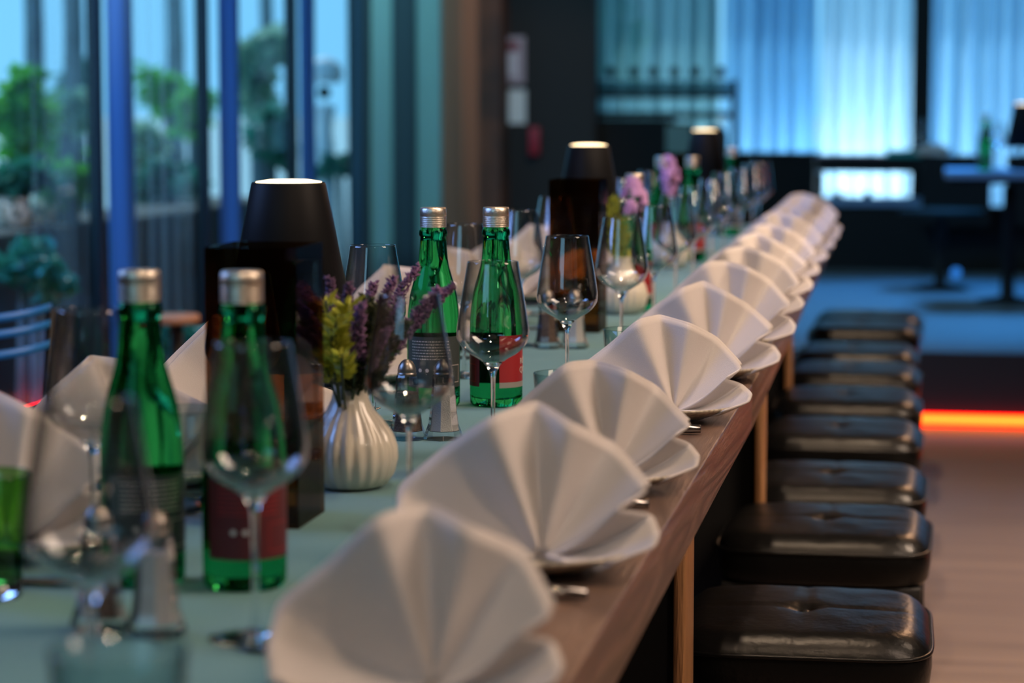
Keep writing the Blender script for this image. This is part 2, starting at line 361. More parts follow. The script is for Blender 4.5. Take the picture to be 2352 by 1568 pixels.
def curtain(name, m, p0, p1, z0, z1, folds, amp, label, seed=0, cols=None, flare=0.0, thick=0.0):
    p0 = Vector((p0[0], p0[1], 0)); p1 = Vector((p1[0], p1[1], 0)); d = p1 - p0; n = Vector((-d.y, d.x, 0)).normalized()
    N = int(folds * 10); v = []; f = []; R = 10
    rnd = random.Random(seed); ph = [rnd.uniform(-0.5, 0.5) for _ in range(N + 2)]
    for j in range(R + 1):
        t = j / R; z = z0 + (z1 - z0) * t
        for i in range(N + 1):
            s = i / N
            k = folds * s
            a = amp * (0.75 + 0.5 * noise.noise(Vector((k * .7, seed, 0)))) * (1 + 0.25 * (1 - t))
            w = a * sin(2 * pi * (k + 0.35 * noise.noise(Vector((k * 0.5, t * 0.8, seed + 3)))))
            w += 0.3 * a * sin(4 * pi * k + 1.3 + seed)
            q = p0 + d * s + n * w; v.append((q.x - p0.x, q.y - p0.y, z - z0))
    for j in range(R):
        for i in range(N):
            a = j * (N + 1) + i; f.append((a, a + 1, a + N + 2, a + N + 1))
    o = MB().add(v, f).build(name, m, loc=(p0.x, p0.y, z0))
    md = o.modifiers.new('cloth', 'SOLIDIFY'); md.thickness = thick or 0.002; 
    return tag(o, label, 'curtain')
# blue gathered curtains standing beside the posts
for i, (p0, p1, m, l) in enumerate([
    (266, 303, 'bluecurt', 'deep blue gathered curtain beside the widest near window post'),
    (516, 550, 'bluecurt', 'deep blue gathered curtain at the second post, behind the near table lamp'),
    (700, 718, 'bluecurt', 'slim blue gathered curtain at the third post, left of the pale garden ornament'),
    (822, 850, 'darkcurt', 'slate blue drape just left of the first pale teal drape'),
    (850, 904, 'tealcurt', 'pale teal drape, left one of two, beside the slate blue drape'),
    (906, 957, 'darkcurt', 'near-black blue drape hanging between the two pale teal drapes'),
    (959, 1011, 'tealcurt', 'pale teal drape directly left of the brown drape'),
    (1013, 1094, 'browncurt', 'warm brown drape at the end of the window wall beside the brick pier')]):
    y0, y1 = wy(p0, -2.2), wy(p1, -2.2)
    curtain('curtain', M[m], (-2.2, y0), (-2.2, y1), 0.02 if y0 < 8.3 else 0.26, 2.68, 2.4 if p0 < 1000 else 4, 0.022, l, seed=i, thick=0.003)
curtain('sheer_curtain', M['sheer2'], (-2.25, wy(84, -2.25)), (-2.25, wy(190, -2.25)), 0.02, 2.68, 5, 0.016, 'see-through blue sheer curtain across the leftmost window', seed=21)
curtain('sheer_curtain', M['sheer2'], (-2.25, wy(318, -2.25)), (-2.25, wy(432, -2.25)), 0.02, 2.68, 4, 0.018, 'see-through pale sheer curtain across the middle window with white glare', seed=22)

# far sheer curtains
YC = 14.62
xs = [atY(x, 200, YC).x for x in (1340, 1655, 1880, 2118, 2700)]; xs[4] = 3.37
for i, (a, b, l) in enumerate([(xs[0], xs[1], 'green-tinged sheer curtain behind the wall rack, leftmost of the far row'),
                               (xs[1], xs[2], 'blue sheer curtain between the wall rack and the brightest panel'),
                               (xs[2], xs[3], 'brightest white-blue sheer curtain, left of the black column'),
                               (xs[3], xs[4], 'light blue sheer curtain right of the black column')]):
    curtain('sheer_curtain', M[('sheerA', 'sheerB', 'sheerC', 'sheer')[i]], (a + .015, YC + 0.02 * (i % 2)), (b - .015, YC + 0.02 * (i % 2)), 0.27, 3.15, (b - a) / 0.115, 0.042, l, seed=30 + i)

# ------------------------------------------------------------------ table
EDGE = -0.2135
def table(y0, y1, x0, x1, n, lab):
    t = thing('dining_table', lab, 'table', (EDGE + x0, y0, 0), 0, 'dark wooden tables pushed end to end')
    L = y1 - y0; k = (x1 - x0) / L; wl = -0.60
    v = [(wl, 0, TZ - .058), (0, 0, TZ - .058), (wl + x1 - x0, L, TZ - .058), (x1 - x0, L, TZ - .058), (wl, 0, TZ), (0, 0, TZ), (wl + x1 - x0, L, TZ), (x1 - x0, L, TZ)]
    MB().add(v, [(0, 2, 3, 1), (4, 5, 7, 6), (0, 1, 5, 4), (2, 6, 7, 3), (0, 4, 6, 2), (1, 3, 7, 5)], False).build('tabletop', M['wood'], t, bevel=0.0018)
    for (lx, ly) in n:
        MB().box(lx + .063, lx + .075, ly - y0, ly - y0 + .10, 0, TZ - .0585).build('leg', M['legwood'], t, bevel=0.003)
    for ly in sorted({q[1] for q in n}):
        MB().box(-.50, n[0][0] + .0628, ly - y0 + .03, ly - y0 + .055, 0, TZ - .0585).build('leg_panel', M['darkwood'], t)  # added black panel standing in for the darkness under the table
    return t
LEGA = atX(1577, 1320, -0.235).y; LEGB = 3.703
table(-0.35, 3.068, 0, 0, [(-.098, LEGA), (-.575, LEGA)], 'nearest dark wooden table, its far end at the visible joint')
table(3.0705, 5.05, 0, -.026, [(-.103, LEGB), (-.575, LEGB)], 'middle dark wooden table, past the visible tabletop joint')
table(5.0525, 7.03, -.026, -.046, [(-.12, 5.26), (-.575, 5.26)], 'farthest dark wooden table ending in front of the blue platform')
# runner
rn = []; N = 90
for j in range(N + 1):
    y = -0.34 + (7.0 + 0.34) * j / N; sh = 0 if y < 3.07 else -.021 * (y - 3.07) / 3.93 * 2
    rn.append((y, sh))
v = []; f = []
for (y, sh) in rn:
    for i in range(9):
        x = -0.715 + 0.40 * i / 8; v.append((x + sh, y, TZ + .0015 + .0005 * noise.noise(Vector((x * 9, y * 5, 0)))))
for j in range(N):
    for i in range(8): f.append((j * 9 + i, j * 9 + i + 1, (j + 1) * 9 + i + 1, (j + 1) * 9 + i))
r = MB().add(v, f).build('table_runner', M['runner']); tag(r, 'grey-teal cloth runner lying along the middle of the long table', 'table runner')
md = r.modifiers.new('cloth', 'SOLIDIFY'); md.thickness = 0.001; md.offset = 1

# ------------------------------------------------------------------ napkin fans
def lerp(a, b, t): return a + (b - a) * t
RIM = [(-.103, .010, .018), (-.109, .027, .013), (-.1125, .046, -.002), (-.080, .0770, -.003), (-.040, .105, .006), (-.0175, .108, -.014), (.0175, .1005, .005),
       (.046, .083, -.013), (.0755, .0600, .005), (.079, .054, .006), (.0594, .0437, .014), (.078, .034, -.001), (.0880, .026, .012), (.086, .018, .015), (.060, .010, .024)]
def fan_mesh(seed):
    rnd = random.Random(seed); pts = []
    for k, (u, v, w) in enumerate(RIM):
        sc = 1 + rnd.uniform(-.03, .03); pts.append((u * sc + rnd.uniform(-.002, .002), max(.004, v * sc), w * 1.8 + rnd.uniform(-.004, .004)))
    fine = []; n = 9
    for k in range(len(pts) - 1):
        for i in range(n): fine.append([lerp(pts[k][c], pts[k + 1][c], i / n) for c in range(3)])
    fine.append(list(pts[-1]))
    for _ in range(4):
        sm = [fine[0]] + [[(fine[i - 1][c] + 2 * fine[i][c] + fine[i + 1][c]) / 4 for c in range(3)] for i in range(1, len(fine) - 1)] + [fine[-1]]
        fine = sm
    v = []; f = []; Rr = 16; m = len(fine)
    def P(q, t, off):
        a = t ** 0.85
        u = q[0] * t; vv = q[1] * t; w = q[2] * (a * 1.15 if t < .8 else a * 1.15)
        vv += -0.012 * sin(pi * t) * (1 - min(1, abs(q[1]) / .09))
        w += off - 0.22 * vv
        return (u * 1.0, -w, max(0.003, vv) + 0.001)
    for lay, (off, sc, i0, i1) in enumerate(((0, 1.0, 0, m), (-.006, 1.02, int(m * .12), int(m * .62)))):
        idx = len(v)
        span = range(i0, i1); w_ = len(span)
        for j in range(Rr + 1):
            t = 0.05 + 0.95 * j / Rr
            for i in span:
                x, y, z = P(fine[i], t * sc, off * (0.3 + t))
                nn = 0.0012 * noise.noise(Vector((x * 30, z * 30, seed))) * t
                v.append((x, y + nn, z))
        for j in range(Rr):
            for i in range(w_ - 1):
                a = idx + j * w_ + i; f.append((a, a + 1, a + w_ + 1, a + w_))
    return v, f
def make_fan(seed):
    v, f = fan_mesh(seed)
    o = MB().add(v, f).build('folded_napkin', M['napkin'])
    md = o.modifiers.new('cloth', 'SOLIDIFY'); md.thickness = 0.0022; md.offset = 0
    return o
fans = [make_fan(s) for s in (1, 2, 3)]
# plates
PL = [(0.0001, 0), (.046, 0), (.050, .002), (.066, .0065), (.082, .0125), (.0855, .0150), (.0862, .0165), (.0850, .0175), (.081, .0160), (.064, .0100), (.050, .0062), (.046, .0055), (.0001, .0055)]
plate0 = MB().lathe(PL, 56).build('side_plate', M['plate'])
def knife_mesh():
    m = MB(); v = []; f = []
    prof = [(0, .0035, .0016), (.004, .0055, .0022), (.05, .0048, .0022), (.085, .0035, .0020), (.092, .0050, .0016), (.10, .0085, .0009), (.17, .0095, .0008), (.195, .006, .0007), (.205, .001, .0005)]
    for (x, w, h) in prof: v += [(x, -w, .001), (x, w, .001), (x, w * .8, .001 + 2 * h), (x, -w * .8, .001 + 2 * h)]
    for i in range(len(prof) - 1):
        for k in range(4): f.append((i * 4 + k, i * 4 + (k + 1) % 4, i * 4 + 4 + (k + 1) % 4, i * 4 + 4 + k))
    f += [(3, 2, 1, 0), tuple(range(len(v) - 4, len(v)))]
    return m.add(v, f)
def fork_mesh():
    m = MB()
    m.tube([(0, 0, .003), (.03, 0, .003), (.09, 0, .004), (.125, 0, .006), (.14, 0, .005)], [.0045, .0055, .0028, .0028, .007], 8)
    for k in (-1.5, -.5, .5, 1.5): m.tube([(.138, k * .0042, .005), (.155, k * .0045, .004), (.185, k * .0042, .009)], [.0017, .0016, .0009], 6)
    return m
knife0 = knife_mesh().build('table_knife', M['cutlery']); fork0 = fork_mesh().build('table_fork', M['cutlery'])

SY = [0.97, 1.385, 1.81, 2.205, 2.70, 3.11, 3.50, 3.94, 4.33, 4.74, 5.16, 5.58, 5.95, 6.27]
SX = [-.300, -.284, -.286, -.287, -.276, -.270, -.272, -.280, -.285, -.288, -.292, -.295, -.293, -.300, -.305]
plates = []; usedp = usedn = usedk = usedf = False; usedfan = [False] * 3
def put(src, flag, loc, rz, label, group, cat):
    o = src if not flag else src.copy()
    if flag: COL.objects.link(o)
    o.location = loc; o.rotation_euler = (0, 0, rz); return tag(o, label, cat, group)
def place_setting(x, y, rz, k, side, cut=True):
    global usedp, usedk, usedf
    row = 'right' if side > 0 else 'window-side'
    nm = ORD[k] if k < 14 else 'last'
    rnd = random.Random(k * 7 + side)
    put(plate0, usedp, (x - .012 * side, y + .01, TZ + .0026), 0, 'speckled cream side plate under the %s napkin fan of the %s row' % (nm, row), 'side plates under napkin fans', 'plate'); usedp = True
    i = (k + (0 if side > 0 else 1)) % 3
    o = put(fans[i], usedfan[i], (x, y, TZ + .0085), rz + rnd.uniform(-.08, .08), '%s white napkin fan from the near end, in the %s row' % (nm, row), 'white napkin fans on plates', 'napkin'); usedfan[i] = True
    s = rnd.uniform(.97, 1.04) if k or side < 0 else .92; o.scale = (s, s, s * rnd.uniform(.97, 1.03))
    if cut:
        ex = EDGE - .018 if side > 0 else EDGE - .60 + .018
        if y > 3.07 and side > 0: ex -= .026 * min(1, (y - 3.07) / 2) + .01 * max(0, (y - 5.05) / 2)
        ang = pi if side > 0 else 0
        put(knife0, usedk, (ex, y + .115 * side, TZ + .0035), ang + rnd.uniform(-.06, .06), 'steel knife lying beside the %s napkin fan of the %s row' % (nm, row), 'table knives beside the plates', 'knife'); usedk = True
        put(fork0, usedf, (ex - .004 * side, y - .112 * side, TZ + .0035), ang + rnd.uniform(-.06, .06), 'steel fork lying beside the %s napkin fan of the %s row' % (nm, row), 'table forks beside the plates', 'fork'); usedf = True
for k in range(1, 14): place_setting(SX[k], SY[k], 0, k - 1, 1)
LY = [1.80, 2.15, 2.55, 2.98, 3.40, 3.82, 4.25, 4.68, 5.12, 5.55]
for k, y in enumerate(LY): place_setting(-.715 if k == 0 else -.722, y, 0.8 if k else 0.35, k, -1, cut=(k < 8))

# ------------------------------------------------------------------ wine glasses
def make_wine():
    t = thing('wine_glass', 'x', 'wine glass')
    H = .198
    out = [(.0065, .094), (.013, .1005), (.026, .1085), (.0345, .1185), (.0362, .127), (.0352, .138), (.0318, .160), (.0275, .185), (.0254, H)]
    inn = [(r - .0009, z) for r, z in out[::-1] if z > .1]
    # smooth the outline
    def sp(pts, n=5):
        res = []
        for i in range(len(pts) - 1):
            p0 = pts[max(i - 1, 0)]; p1 = pts[i]; p2 = pts[i + 1]; p3 = pts[min(i + 2, len(pts) - 1)]
            for k in range(n):
                u = k / n
                res.append(tuple(.5 * (2 * p1[c] + (p2[c] - p0[c]) * u + (2 * p0[c] - 5 * p1[c] + 4 * p2[c] - p3[c]) * u * u + (3 * p1[c] - p0[c] - 3 * p2[c] + p3[c]) * u ** 3) for c in (0, 1)))
        res.append(pts[-1]); return res
    o2 = sp(out)
    bowl = [p for p in o2 if p[1] >= .0985]
    prof = bowl + [(bowl[-1][0] - .0004, bowl[-1][1] + .0005)] + [(r - .0009, z) for r, z in bowl[::-1]]
    MB().lathe(prof, 48).build('bowl', M['bowl'], t)
    low = [p for p in o2 if p[1] < .0986]
    solid = [(.0001, .0035), (.0032, .006), (.0023, .02), (.0021, .05), (.0024, .078), (.0036, .088)] + low
    solid += [(.0075, .0984), (.0001, .0975)]
    MB().lathe(sp(solid[:6], 4) + solid[6:], 32).build('stem', M['glass'], t)
    MB().lathe([(.0001, .0), (.030, 0), (.0316, .0006), (.0312, .0016), (.022, .0026), (.010, .0042), (.004, .0068), (.0001, .0075)], 40).build('foot', M['glass'], t)
    return t
wine0 = make_wine(); wused = False
def wine(x, y, label):
    global wused
    if not wused: wine0.location = (x, y, TZ + .0026); wine0['label'] = label; wine0['group'] = 'wine glasses along the table'; wused = True; return wine0
    return dup(wine0, (x, y, TZ + .0026), random.uniform(0, 6), label, 'wine glasses along the table')
RG = [(-.441, 1.228), (-.436, 1.535), (-.420, 1.950), (-.422, 2.356), (-.416, 2.82), (-.408, 3.277), (-.408, 3.676), (-.418, 4.10), (-.428, 4.52), (-.43, 4.94), (-.44, 5.36), (-.43, 5.72), (-.425, 6.05), (-.43, 6.36)]
for k, (x, y) in enumerate(RG): wine(x, y, 'empty wine glass, %s in the row beside the right napkin fans' % ORD[k])
LG = [(-.628, 1.76), (-.625, 2.17), (-.600, 2.60), (-.588, 3.07), (-.582, 3.47), (-.606, 3.97), (-.61, 4.45), (-.614, 4.94), (-.614, 5.44), (-.61, 5.86)]
for k, (x, y) in enumerate(LG): wine(x, y, 'empty wine glass, %s in the row beside the window-side napkins' % ORD[k])

# tumblers
def make_tumbler(wall, lab):
    t = thing('water_tumbler', lab, 'tumbler')
    MB().lathe([(.0275, .012), (.0305, .045), (.0345, .0895), (.0340, .0902), (.0333, .0895), (.0293, .045), (.0262, .012)], 40).build('glass_wall', wall, t)
    MB().lathe([(.0001, 0), (.0262, 0), (.0272, .002), (.0274, .0119), (.0001, .0119)], 40).build('glass_base', M['glass'], t)
    return t
tum0 = make_tumbler(M['tum'], 'clear blue-grey tumbler at the very bottom of the picture, left of centre')
TU = [(at(272, 1500, .84).x, at(272, 1500, .84).y)] + [(at(1305, 862, .84).x, at(1305, 862, .84).y), (at(1452, 760, .84).x, at(1452, 760, .84).y)]
tum0.location = (TU[0][0], TU[0][1], TZ + .0026); tum0['group'] = 'water tumblers'
dup(tum0, (TU[1][0], TU[1][1], TZ + .0026), 0, 'clear tumbler with dark rim peeking over the third napkin fan', 'water tumblers')
dup(tum0, (TU[2][0], TU[2][1], TZ + .0026), 0, 'clear tumbler with dark rim peeking over the fourth napkin fan', 'water tumblers')
q = at(415, 945, .84); dup(tum0, (q.x, q.y, TZ + .0026), 0, 'clear tumbler just right of the leftmost green bottle, by a napkin', 'water tumblers')
gt = make_tumbler(M['greentum'], 'green glass tumbler cut by the left edge of the picture'); q = at(-42, 1095, .84); gt.location = (q.x, q.y, TZ + .0026)

# ------------------------------------------------------------------ mineral water bottles
def text_mesh(lines, size, r, m, parent, z, bold=0.0):
    """letters wrapped round the bottle"""
    for i, s in enumerate(lines):
        cu = bpy.data.curves.new('lettering', 'FONT'); cu.body = s; cu.size = size; cu.align_x = 'CENTER'; cu.extrude = 0.00012; cu.offset = bold
        o = bpy.data.objects.new('lettering', cu); COL.objects.link(o)
        dg = bpy.context.evaluated_depsgraph_get(); me = bpy.data.meshes.new_from_object(o.evaluated_get(dg))
        bpy.data.objects.remove(o)
        for v in me.vertices:
            a = v.co.x / r + rad(19); zz = v.co.y + z - i * size * 1.05; rr = r + .0003 + v.co.z
            v.co = (rr * cos(a), rr * sin(a), zz)
        me.materials.clear(); me.materials.append(m)
        t = bpy.data.objects.new('lettering', me); COL.objects.link(t); t.parent = parent
def make_bottle(kind):
    t = thing('mineral_water_bottle', 'x', 'bottle', group='green glass mineral water bottles')
    body = [(.0001, .0025), (.020, .0), (.028, .0006), (.0306, .004), (.0310, .012), (.0310, .085), (.0308, .100), (.0296, .115), (.0275, .131), (.0245, .143), (.0215, .1535),
            (.0188, .163), (.0170, .173), (.0160, .185), (.0153, .194), (.0150, .199), (.0163, .2005), (.0166, .2035), (.0160, .2065), (.0146, .208), (.0146, .2145), (.0001, .215)]
    MB().lathe(body, 56).build('glass_body', M['green'], t)
    cp = [(.0148, .2100), (.0155, .2102)]
    for i in range(6): cp += [(.0155, .2108 + i * .0022), (.0150, .2116 + i * .0022), (.0155, .2124 + i * .0022)]
    cp += [(.0155, .228), (.0152, .2318), (.0144, .2330), (.0001, .2332)]
    MB().lathe(cp, 48, ribs=lambda a, z: .006 * sin(a * 46) if z > .225 and z < .2325 else 0).build('screw_cap', M['cap'], t)
    R = .03118
    fl = MB().lathe([(R, .030), (R, .0845)], 40, a0=-rad(66), a1=rad(66)).build('front_label', M['red'] if kind else M['slate'], t)
    MB().lathe([(R, .0235), (R, .0299)], 40, a0=-rad(66), a1=rad(66)).build('label_band', M['silver'], fl)
    bl = MB().lathe([(R, .0245), (R, .084)], 40, a0=rad(100), a1=rad(248)).build('back_label', M['darkred'] if kind else M['slate'], t)
    # small print on the back label: rows of short ticks, an outlined box and two pale dots
    mb = MB(); rnd = random.Random(kind + 5)
    for j in range(7):
        z = .078 - j * .0034; a = rad(118)
        while a < rad(205):
            w = rad(rnd.uniform(1.5, 6)); mb.lathe([(R + .0002, z), (R + .0002, z + .0011)], 3, a0=a, a1=a + w); a += w + rad(1.6)
    for (z, z2) in ((.030, .0306), (.050, .0506)): mb.lathe([(R + .0002, z), (R + .0002, z2)], 12, a0=rad(190), a1=rad(236))
    for a in (190, 236): mb.lathe([(R + .0002, .030), (R + .0002, .0506)], 1, a0=rad(a), a1=rad(a + 1))
    mb.build('small_print', M['ink' if not kind else 'red'], bl)
    dm = MB()
    for a in (140, 156):
        dm.add([(( R + .0003) * cos(rad(a) + .0022 / R * cos(k * pi / 6)), (R + .0003) * sin(rad(a) + .0022 / R * cos(k * pi / 6)), .045 + .0022 * sin(k * pi / 6)) for k in range(12)], [tuple(range(12))], False)
    dm.build('round_mark', M['ink'], bl)
    text_mesh(['R\u00d6MER', 'QUELLE'], .0098, R, M['ink'], fl, .0505)
    return t
bA = make_bottle(1); bB = make_bottle(0)
def face(x, y, deg):   # 0 = label faces the lens, + turns it to the right
    return atan2(-y, -x) + rad(deg)
BT = [(bB, -.570, 1.705, -150, 'leftmost green mineral water bottle, blurred in the foreground'),
      (bA, -.492, 1.705, 205, 'foreground green mineral water bottle in front of the smoked amber stand'),
      (bB, -.566, 2.765, 190, 'left one of two sharp green bottles behind the lavender bouquet'),
      (bA, -.495, 2.785, 73, 'right one of two sharp green bottles, seen through a wine glass, red label'),
      (bA, -.489, 4.10, 73, 'green mineral water bottle standing alone behind the second lilac flower'),
      (bA, -.578, 5.36, 10, 'left green bottle of the far pair in front of the third lamp'),
      (bA, -.512, 5.37, 60, 'right green bottle of the far pair in front of the third lamp'),
      (bB, -.508, 6.41, 40, 'farthest green mineral water bottle, at the end of the table')]
seenb = set()
for (src, x, y, a, l) in BT:
    if src not in seenb: o = src; seenb.add(src)
    else: o = dup(src, (0, 0, 0))
    o.location = (x, y, TZ + .0026); o.rotation_euler = (0, 0, face(x, y, a)); o['label'] = l; o['group'] = 'green glass mineral water bottles'

# ------------------------------------------------------------------ shakers
def make_shaker(kind, lab):
    t = thing('pepper_shaker' if kind else 'salt_shaker', lab, 'shaker', group='salt and pepper shakers')
    n = 8
    def oct_(prof): return MB().lathe(prof, n, smooth=False)
    oct_([(.0001, 0), (.0205, 0), (.0212, .002), (.0195, .008), (.0165, .016), (.0145, .03), (.0125, .055), (.0118, .066), (.0105, .069), (.0100, .069), (.0113, .064), (.0118, .054), (.0138, .03), (.0155, .017), (.0170, .009), (.0001, .009)]).build('glass_body', M['bowl'], t)
    oct_([(.0001, .0095), (.0164, .0096), (.0150, .017), (.0134, .03), (.0118, .05), (.0001, .051)] if kind else [(.0001, .0095), (.0164, .0096), (.0150, .017), (.0134, .03), (.0116, .056), (.0001, .057)]).build('contents', M['pepper'] if kind else M['salt'], t)
    MB().lathe([(.0095, .067), (.0102, .0685), (.0102, .0705), (.0094, .0710), (.0098, .0718), (.0098, .0745), (.0086, .0785), (.0060, .0825), (.0028, .0848), (.0001, .0853)], 28).build('metal_cap', M['steel'], t)
    return t
pep = make_shaker(1, 'brown pepper shaker in front of the left sharp bottle'); sal = make_shaker(0, 'salt shaker right of the sharp brown pepper shaker')
pep.location = (-.538, 2.487, TZ + .0026); sal.location = (-.500, 2.494, TZ + .0026)
for (s, x, y, l) in ((pep, -.537, 3.446, 'pepper shaker seen below the sharp wine glass, beside the second amber stand'), (sal, -.498, 3.453, 'salt shaker next to the second pepper shaker, by the second amber stand'),
                     (pep, -.548, 1.545, 'blurred pepper shaker behind the foreground wine glass stem'), (sal, -.505, 1.535, 'blurred salt shaker in front of the two foreground bottles')):
    dup(s, (x, y, TZ + .0026), .3, l)

# ------------------------------------------------------------------ smoked amber table stands and lamps
def make_stand(lab):
    t = thing('amber_holder', lab, 'holder', group='smoked amber holders beside the lamps'); w, d, h, k = .0395, .045, .2355, .003
    MB().box(-w, w, -d, -d + k, 0, h).build('front_panel', M['amber'], t)
    MB().box(-w, w, d - k, d, 0, h).build('back_panel', M['amber'], t)
    MB().box(-w, -w + k, -d + k, d - k, 0, h).build('side_panel', M['amber'], t)
    MB().box(w - k, w, -d + k, d - k, 0, h).build('side_panel', M['amber'], t)
    MB().box(-w + k, w - k, -d + k, d - k, 0.0002, .005).build('bottom_panel', M['amber'], t)
    return t
st = make_stand('dark smoked amber box holder in front of the nearest lamp'); st.location = (-.5525, 1.985, TZ + .0026)
dup(st, (-.533, 3.73, TZ + .0026), 0, 'dark smoked amber box holder in front of the second lamp')
dup(st, (-.575, 5.62, TZ + .0026), 0, 'far smoked amber box holder below the third lamp')
def make_lamp(lab):
    t = thing('table_lamp', lab, 'lamp', group='cordless black table lamps')
    MB().lathe([(.0001, 0), (.046, 0), (.048, .003), (.046, .009), (.012, .014), (.0001, .0145)], 40).build('base', M['shade'], t)
    MB().lathe([(.0001, .0146), (.0065, .0146), (.0065, .235), (.0001, .235)], 16).build('pole', M['shade'], t)
    sh = MB().lathe([(.0720, .093), (.0730, .093), (.0370, .2745), (.0360, .2765), (.0340, .2765), (.0345, .2735), (.0705, .0945), (.0720, .093)], 56).build('lamp_shade', M['shade'], t)
    MB().lathe([(.0001, .2725), (.0325, .2725), (.0332, .2745), (.0325, .2772), (.0200, .2792), (.0001, .2798)], 40).build('top_diffuser', M['glow'], t)
    MB().lathe([(.0001, .236), (.016, .236), (.018, .240), (.014, .252), (.0001, .256)], 24).build('bulb', M['bulb'], t)
    return t
lamp = make_lamp('nearest black cone lamp behind the smoked holder, glowing at its top'); lamp.location = (-.623, 2.33, TZ + .0026)
dup(lamp, (-.600, 4.33, TZ + .0026), 0, 'second black cone lamp in the middle of the table, bright top')
dup(lamp, (-.588, 6.51, TZ + .0026), 0, 'farthest black cone lamp at the end of the long table')

# ------------------------------------------------------------------ vases and flowers
def make_vase(lab):
    prof = [(.0001, .002), (.026, 0), (.034, .004), (.0405, .014), (.0435, .027), (.0430, .038), (.0385, .051), (.0300, .063), (.0215, .073), (.0175, .082), (.0160, .090), (.0166, .0945), (.0158, .0960), (.0145, .0945), (.0142, .088), (.0165, .078), (.0001, .06)]
    def rb(a, z): return 0.022 * cos(a * 22) * max(0, min(1, (.085 - z) / .03)) * min(1, z / .008)
    o = MB().lathe(prof, 220, ribs=rb).build('ribbed_vase', M['porcelain']); tag(o, lab, 'vase', 'cream ribbed bud vases'); return o
vase = make_vase('cream ribbed porcelain vase holding lavender, right of the smoked holder'); vase.location = (-.522, 2.165, TZ + .0026)
v2 = vase.copy(); COL.objects.link(v2); v2.location = (-.502, 4.03, TZ + .0026); v2['label'] = 'cream ribbed vase of yellow-green leaves right of the second lamp'
v3 = vase.copy(); COL.objects.link(v3); v3.location = (-.54, 5.15, TZ + .0026); v3['label'] = 'cream ribbed vase holding a lilac flower between the far bottles'
def sprig(m, pts, rb, n, seed, size, mode):
    rnd = random.Random(seed); pts = [Vector(p) for p in pts]
    for i in range(n):
        t = i / n; k = t * (len(pts) - 1); a = int(k); p = pts[a].lerp(pts[min(a + 1, len(pts) - 1)], k - a)
        ang = rnd.uniform(0, 2 * pi); rr = rb * (0.35 + .65 * (1 - t)) * rnd.uniform(.3, 1)
        c = p + Vector((rr * cos(ang), rr * sin(ang), rnd.uniform(-rb, rb) * .4))
        d = Vector((cos(ang), sin(ang), rnd.uniform(.2, 1.2))).normalized(); s = size * rnd.uniform(.6, 1.2)
        if mode == 'leaf':
            sd = d.cross(Vector((rnd.uniform(-1, 1), rnd.uniform(-1, 1), .3))).normalized(); q = p + (c - p) * .3
            up = d.cross(sd) * .12
            m.add([q, q + d * s * .5 + sd * s * .17 + up * s, q + d * s, q + d * s * .5 - sd * s * .17 + up * s], [(0, 1, 2), (0, 2, 3)], True)
        else:
            e1 = d.orthogonal().normalized() * s * .32; e2 = d.cross(e1).normalized() * s * .32
            m.add([c - d * s * .3, c + e1, c + e2, c - e1, c - e2, c + d * s * .7], [(0, 2, 1), (0, 3, 2), (0, 4, 3), (0, 1, 4), (5, 1, 2), (5, 2, 3), (5, 3, 4), (5, 4, 1)], True)
def arc(base, tip, bend, n=7):
    b = Vector(base); t = Vector(tip); return [b.lerp(t, i / n) + Vector(bend) * sin(pi * i / n) for i in range(n + 1)]
fb = thing('lavender_bouquet', 'artificial lavender bouquet with yellow-green leaves in the near ribbed vase', 'flowers', (-.522, 2.165, TZ + .0026))
B0 = Vector((0, 0, .085))
def vpx(x, y, Y): return atY(x, y, Y) - Vector((-.522, 2.165, TZ + .0026))
lav = [((905, 640), 2.22), ((958, 615), 2.30), ((1010, 662), 2.20), ((800, 655), 2.12), ((755, 640), 2.16), ((860, 650), 2.25), ((925, 700), 2.12), ((700, 660), 2.25), ((830, 700), 2.05), ((1045, 655), 2.24), ((975, 720), 2.28), ((890, 760), 2.10)]
for i, (p, Y) in enumerate(lav):
    tip = vpx(p[0], p[1], Y); pts = arc(B0 + Vector((random.uniform(-.008, .008), random.uniform(-.008, .008), -.02)), tip, (0, 0, .012))
    MB().tube(pts, [.0014] * 4 + [.001] * 4, 6).build('stem', M['stem'], fb)
    m = MB(); sprig(m, pts[3:], .0085, 330, i, .0055, 'bud'); m.build('lavender_sprig', M['lavender'], fb)
grn = [((905, 720), 2.13), ((935, 745), 2.15), ((870, 705), 2.11), ((800, 740), 2.12), ((850, 780), 2.12), ((820, 700), 2.16), ((850, 730), 2.2), ((790, 690), 2.22), ((880, 740), 2.17), ((838, 750), 2.14), ((870, 790), 2.18), ((760, 720), 2.20), ((800, 780), 2.22), ((900, 800), 2.20), ((845, 690), 2.18)]
for i, (p, Y) in enumerate(grn):
    tip = vpx(p[0], p[1], Y); pts = arc(B0 + Vector((random.uniform(-.008, .008), random.uniform(-.008, .008), -.02)), tip, (0, 0, .006))
    MB().tube(pts, .0012, 6).build('stem', M['stem'], fb)
    m = MB(); sprig(m, pts[2:], .013, 560, 50 + i, .010, 'leaf'); m.build('dark_leaf_sprig', M['olive'], fb)
lim = [((748, 690), 2.10), ((762, 770), 2.07), ((785, 815), 2.06), ((745, 830), 2.10), ((800, 700), 2.1), ((770, 730), 2.06)]
for i, (p, Y) in enumerate(lim):
    tip = vpx(p[0], p[1], Y); pts = arc(B0 + Vector((random.uniform(-.008, .004), -.004, -.02)), tip, (0, -.006, .004))
    MB().tube(pts, .0012, 6).build('stem', M['stem'], fb)
    m = MB(); sprig(m, pts[4:], .008, 60, 80 + i, .016, 'leaf'); m.build('lime_leaf_sprig', M['lime'], fb)
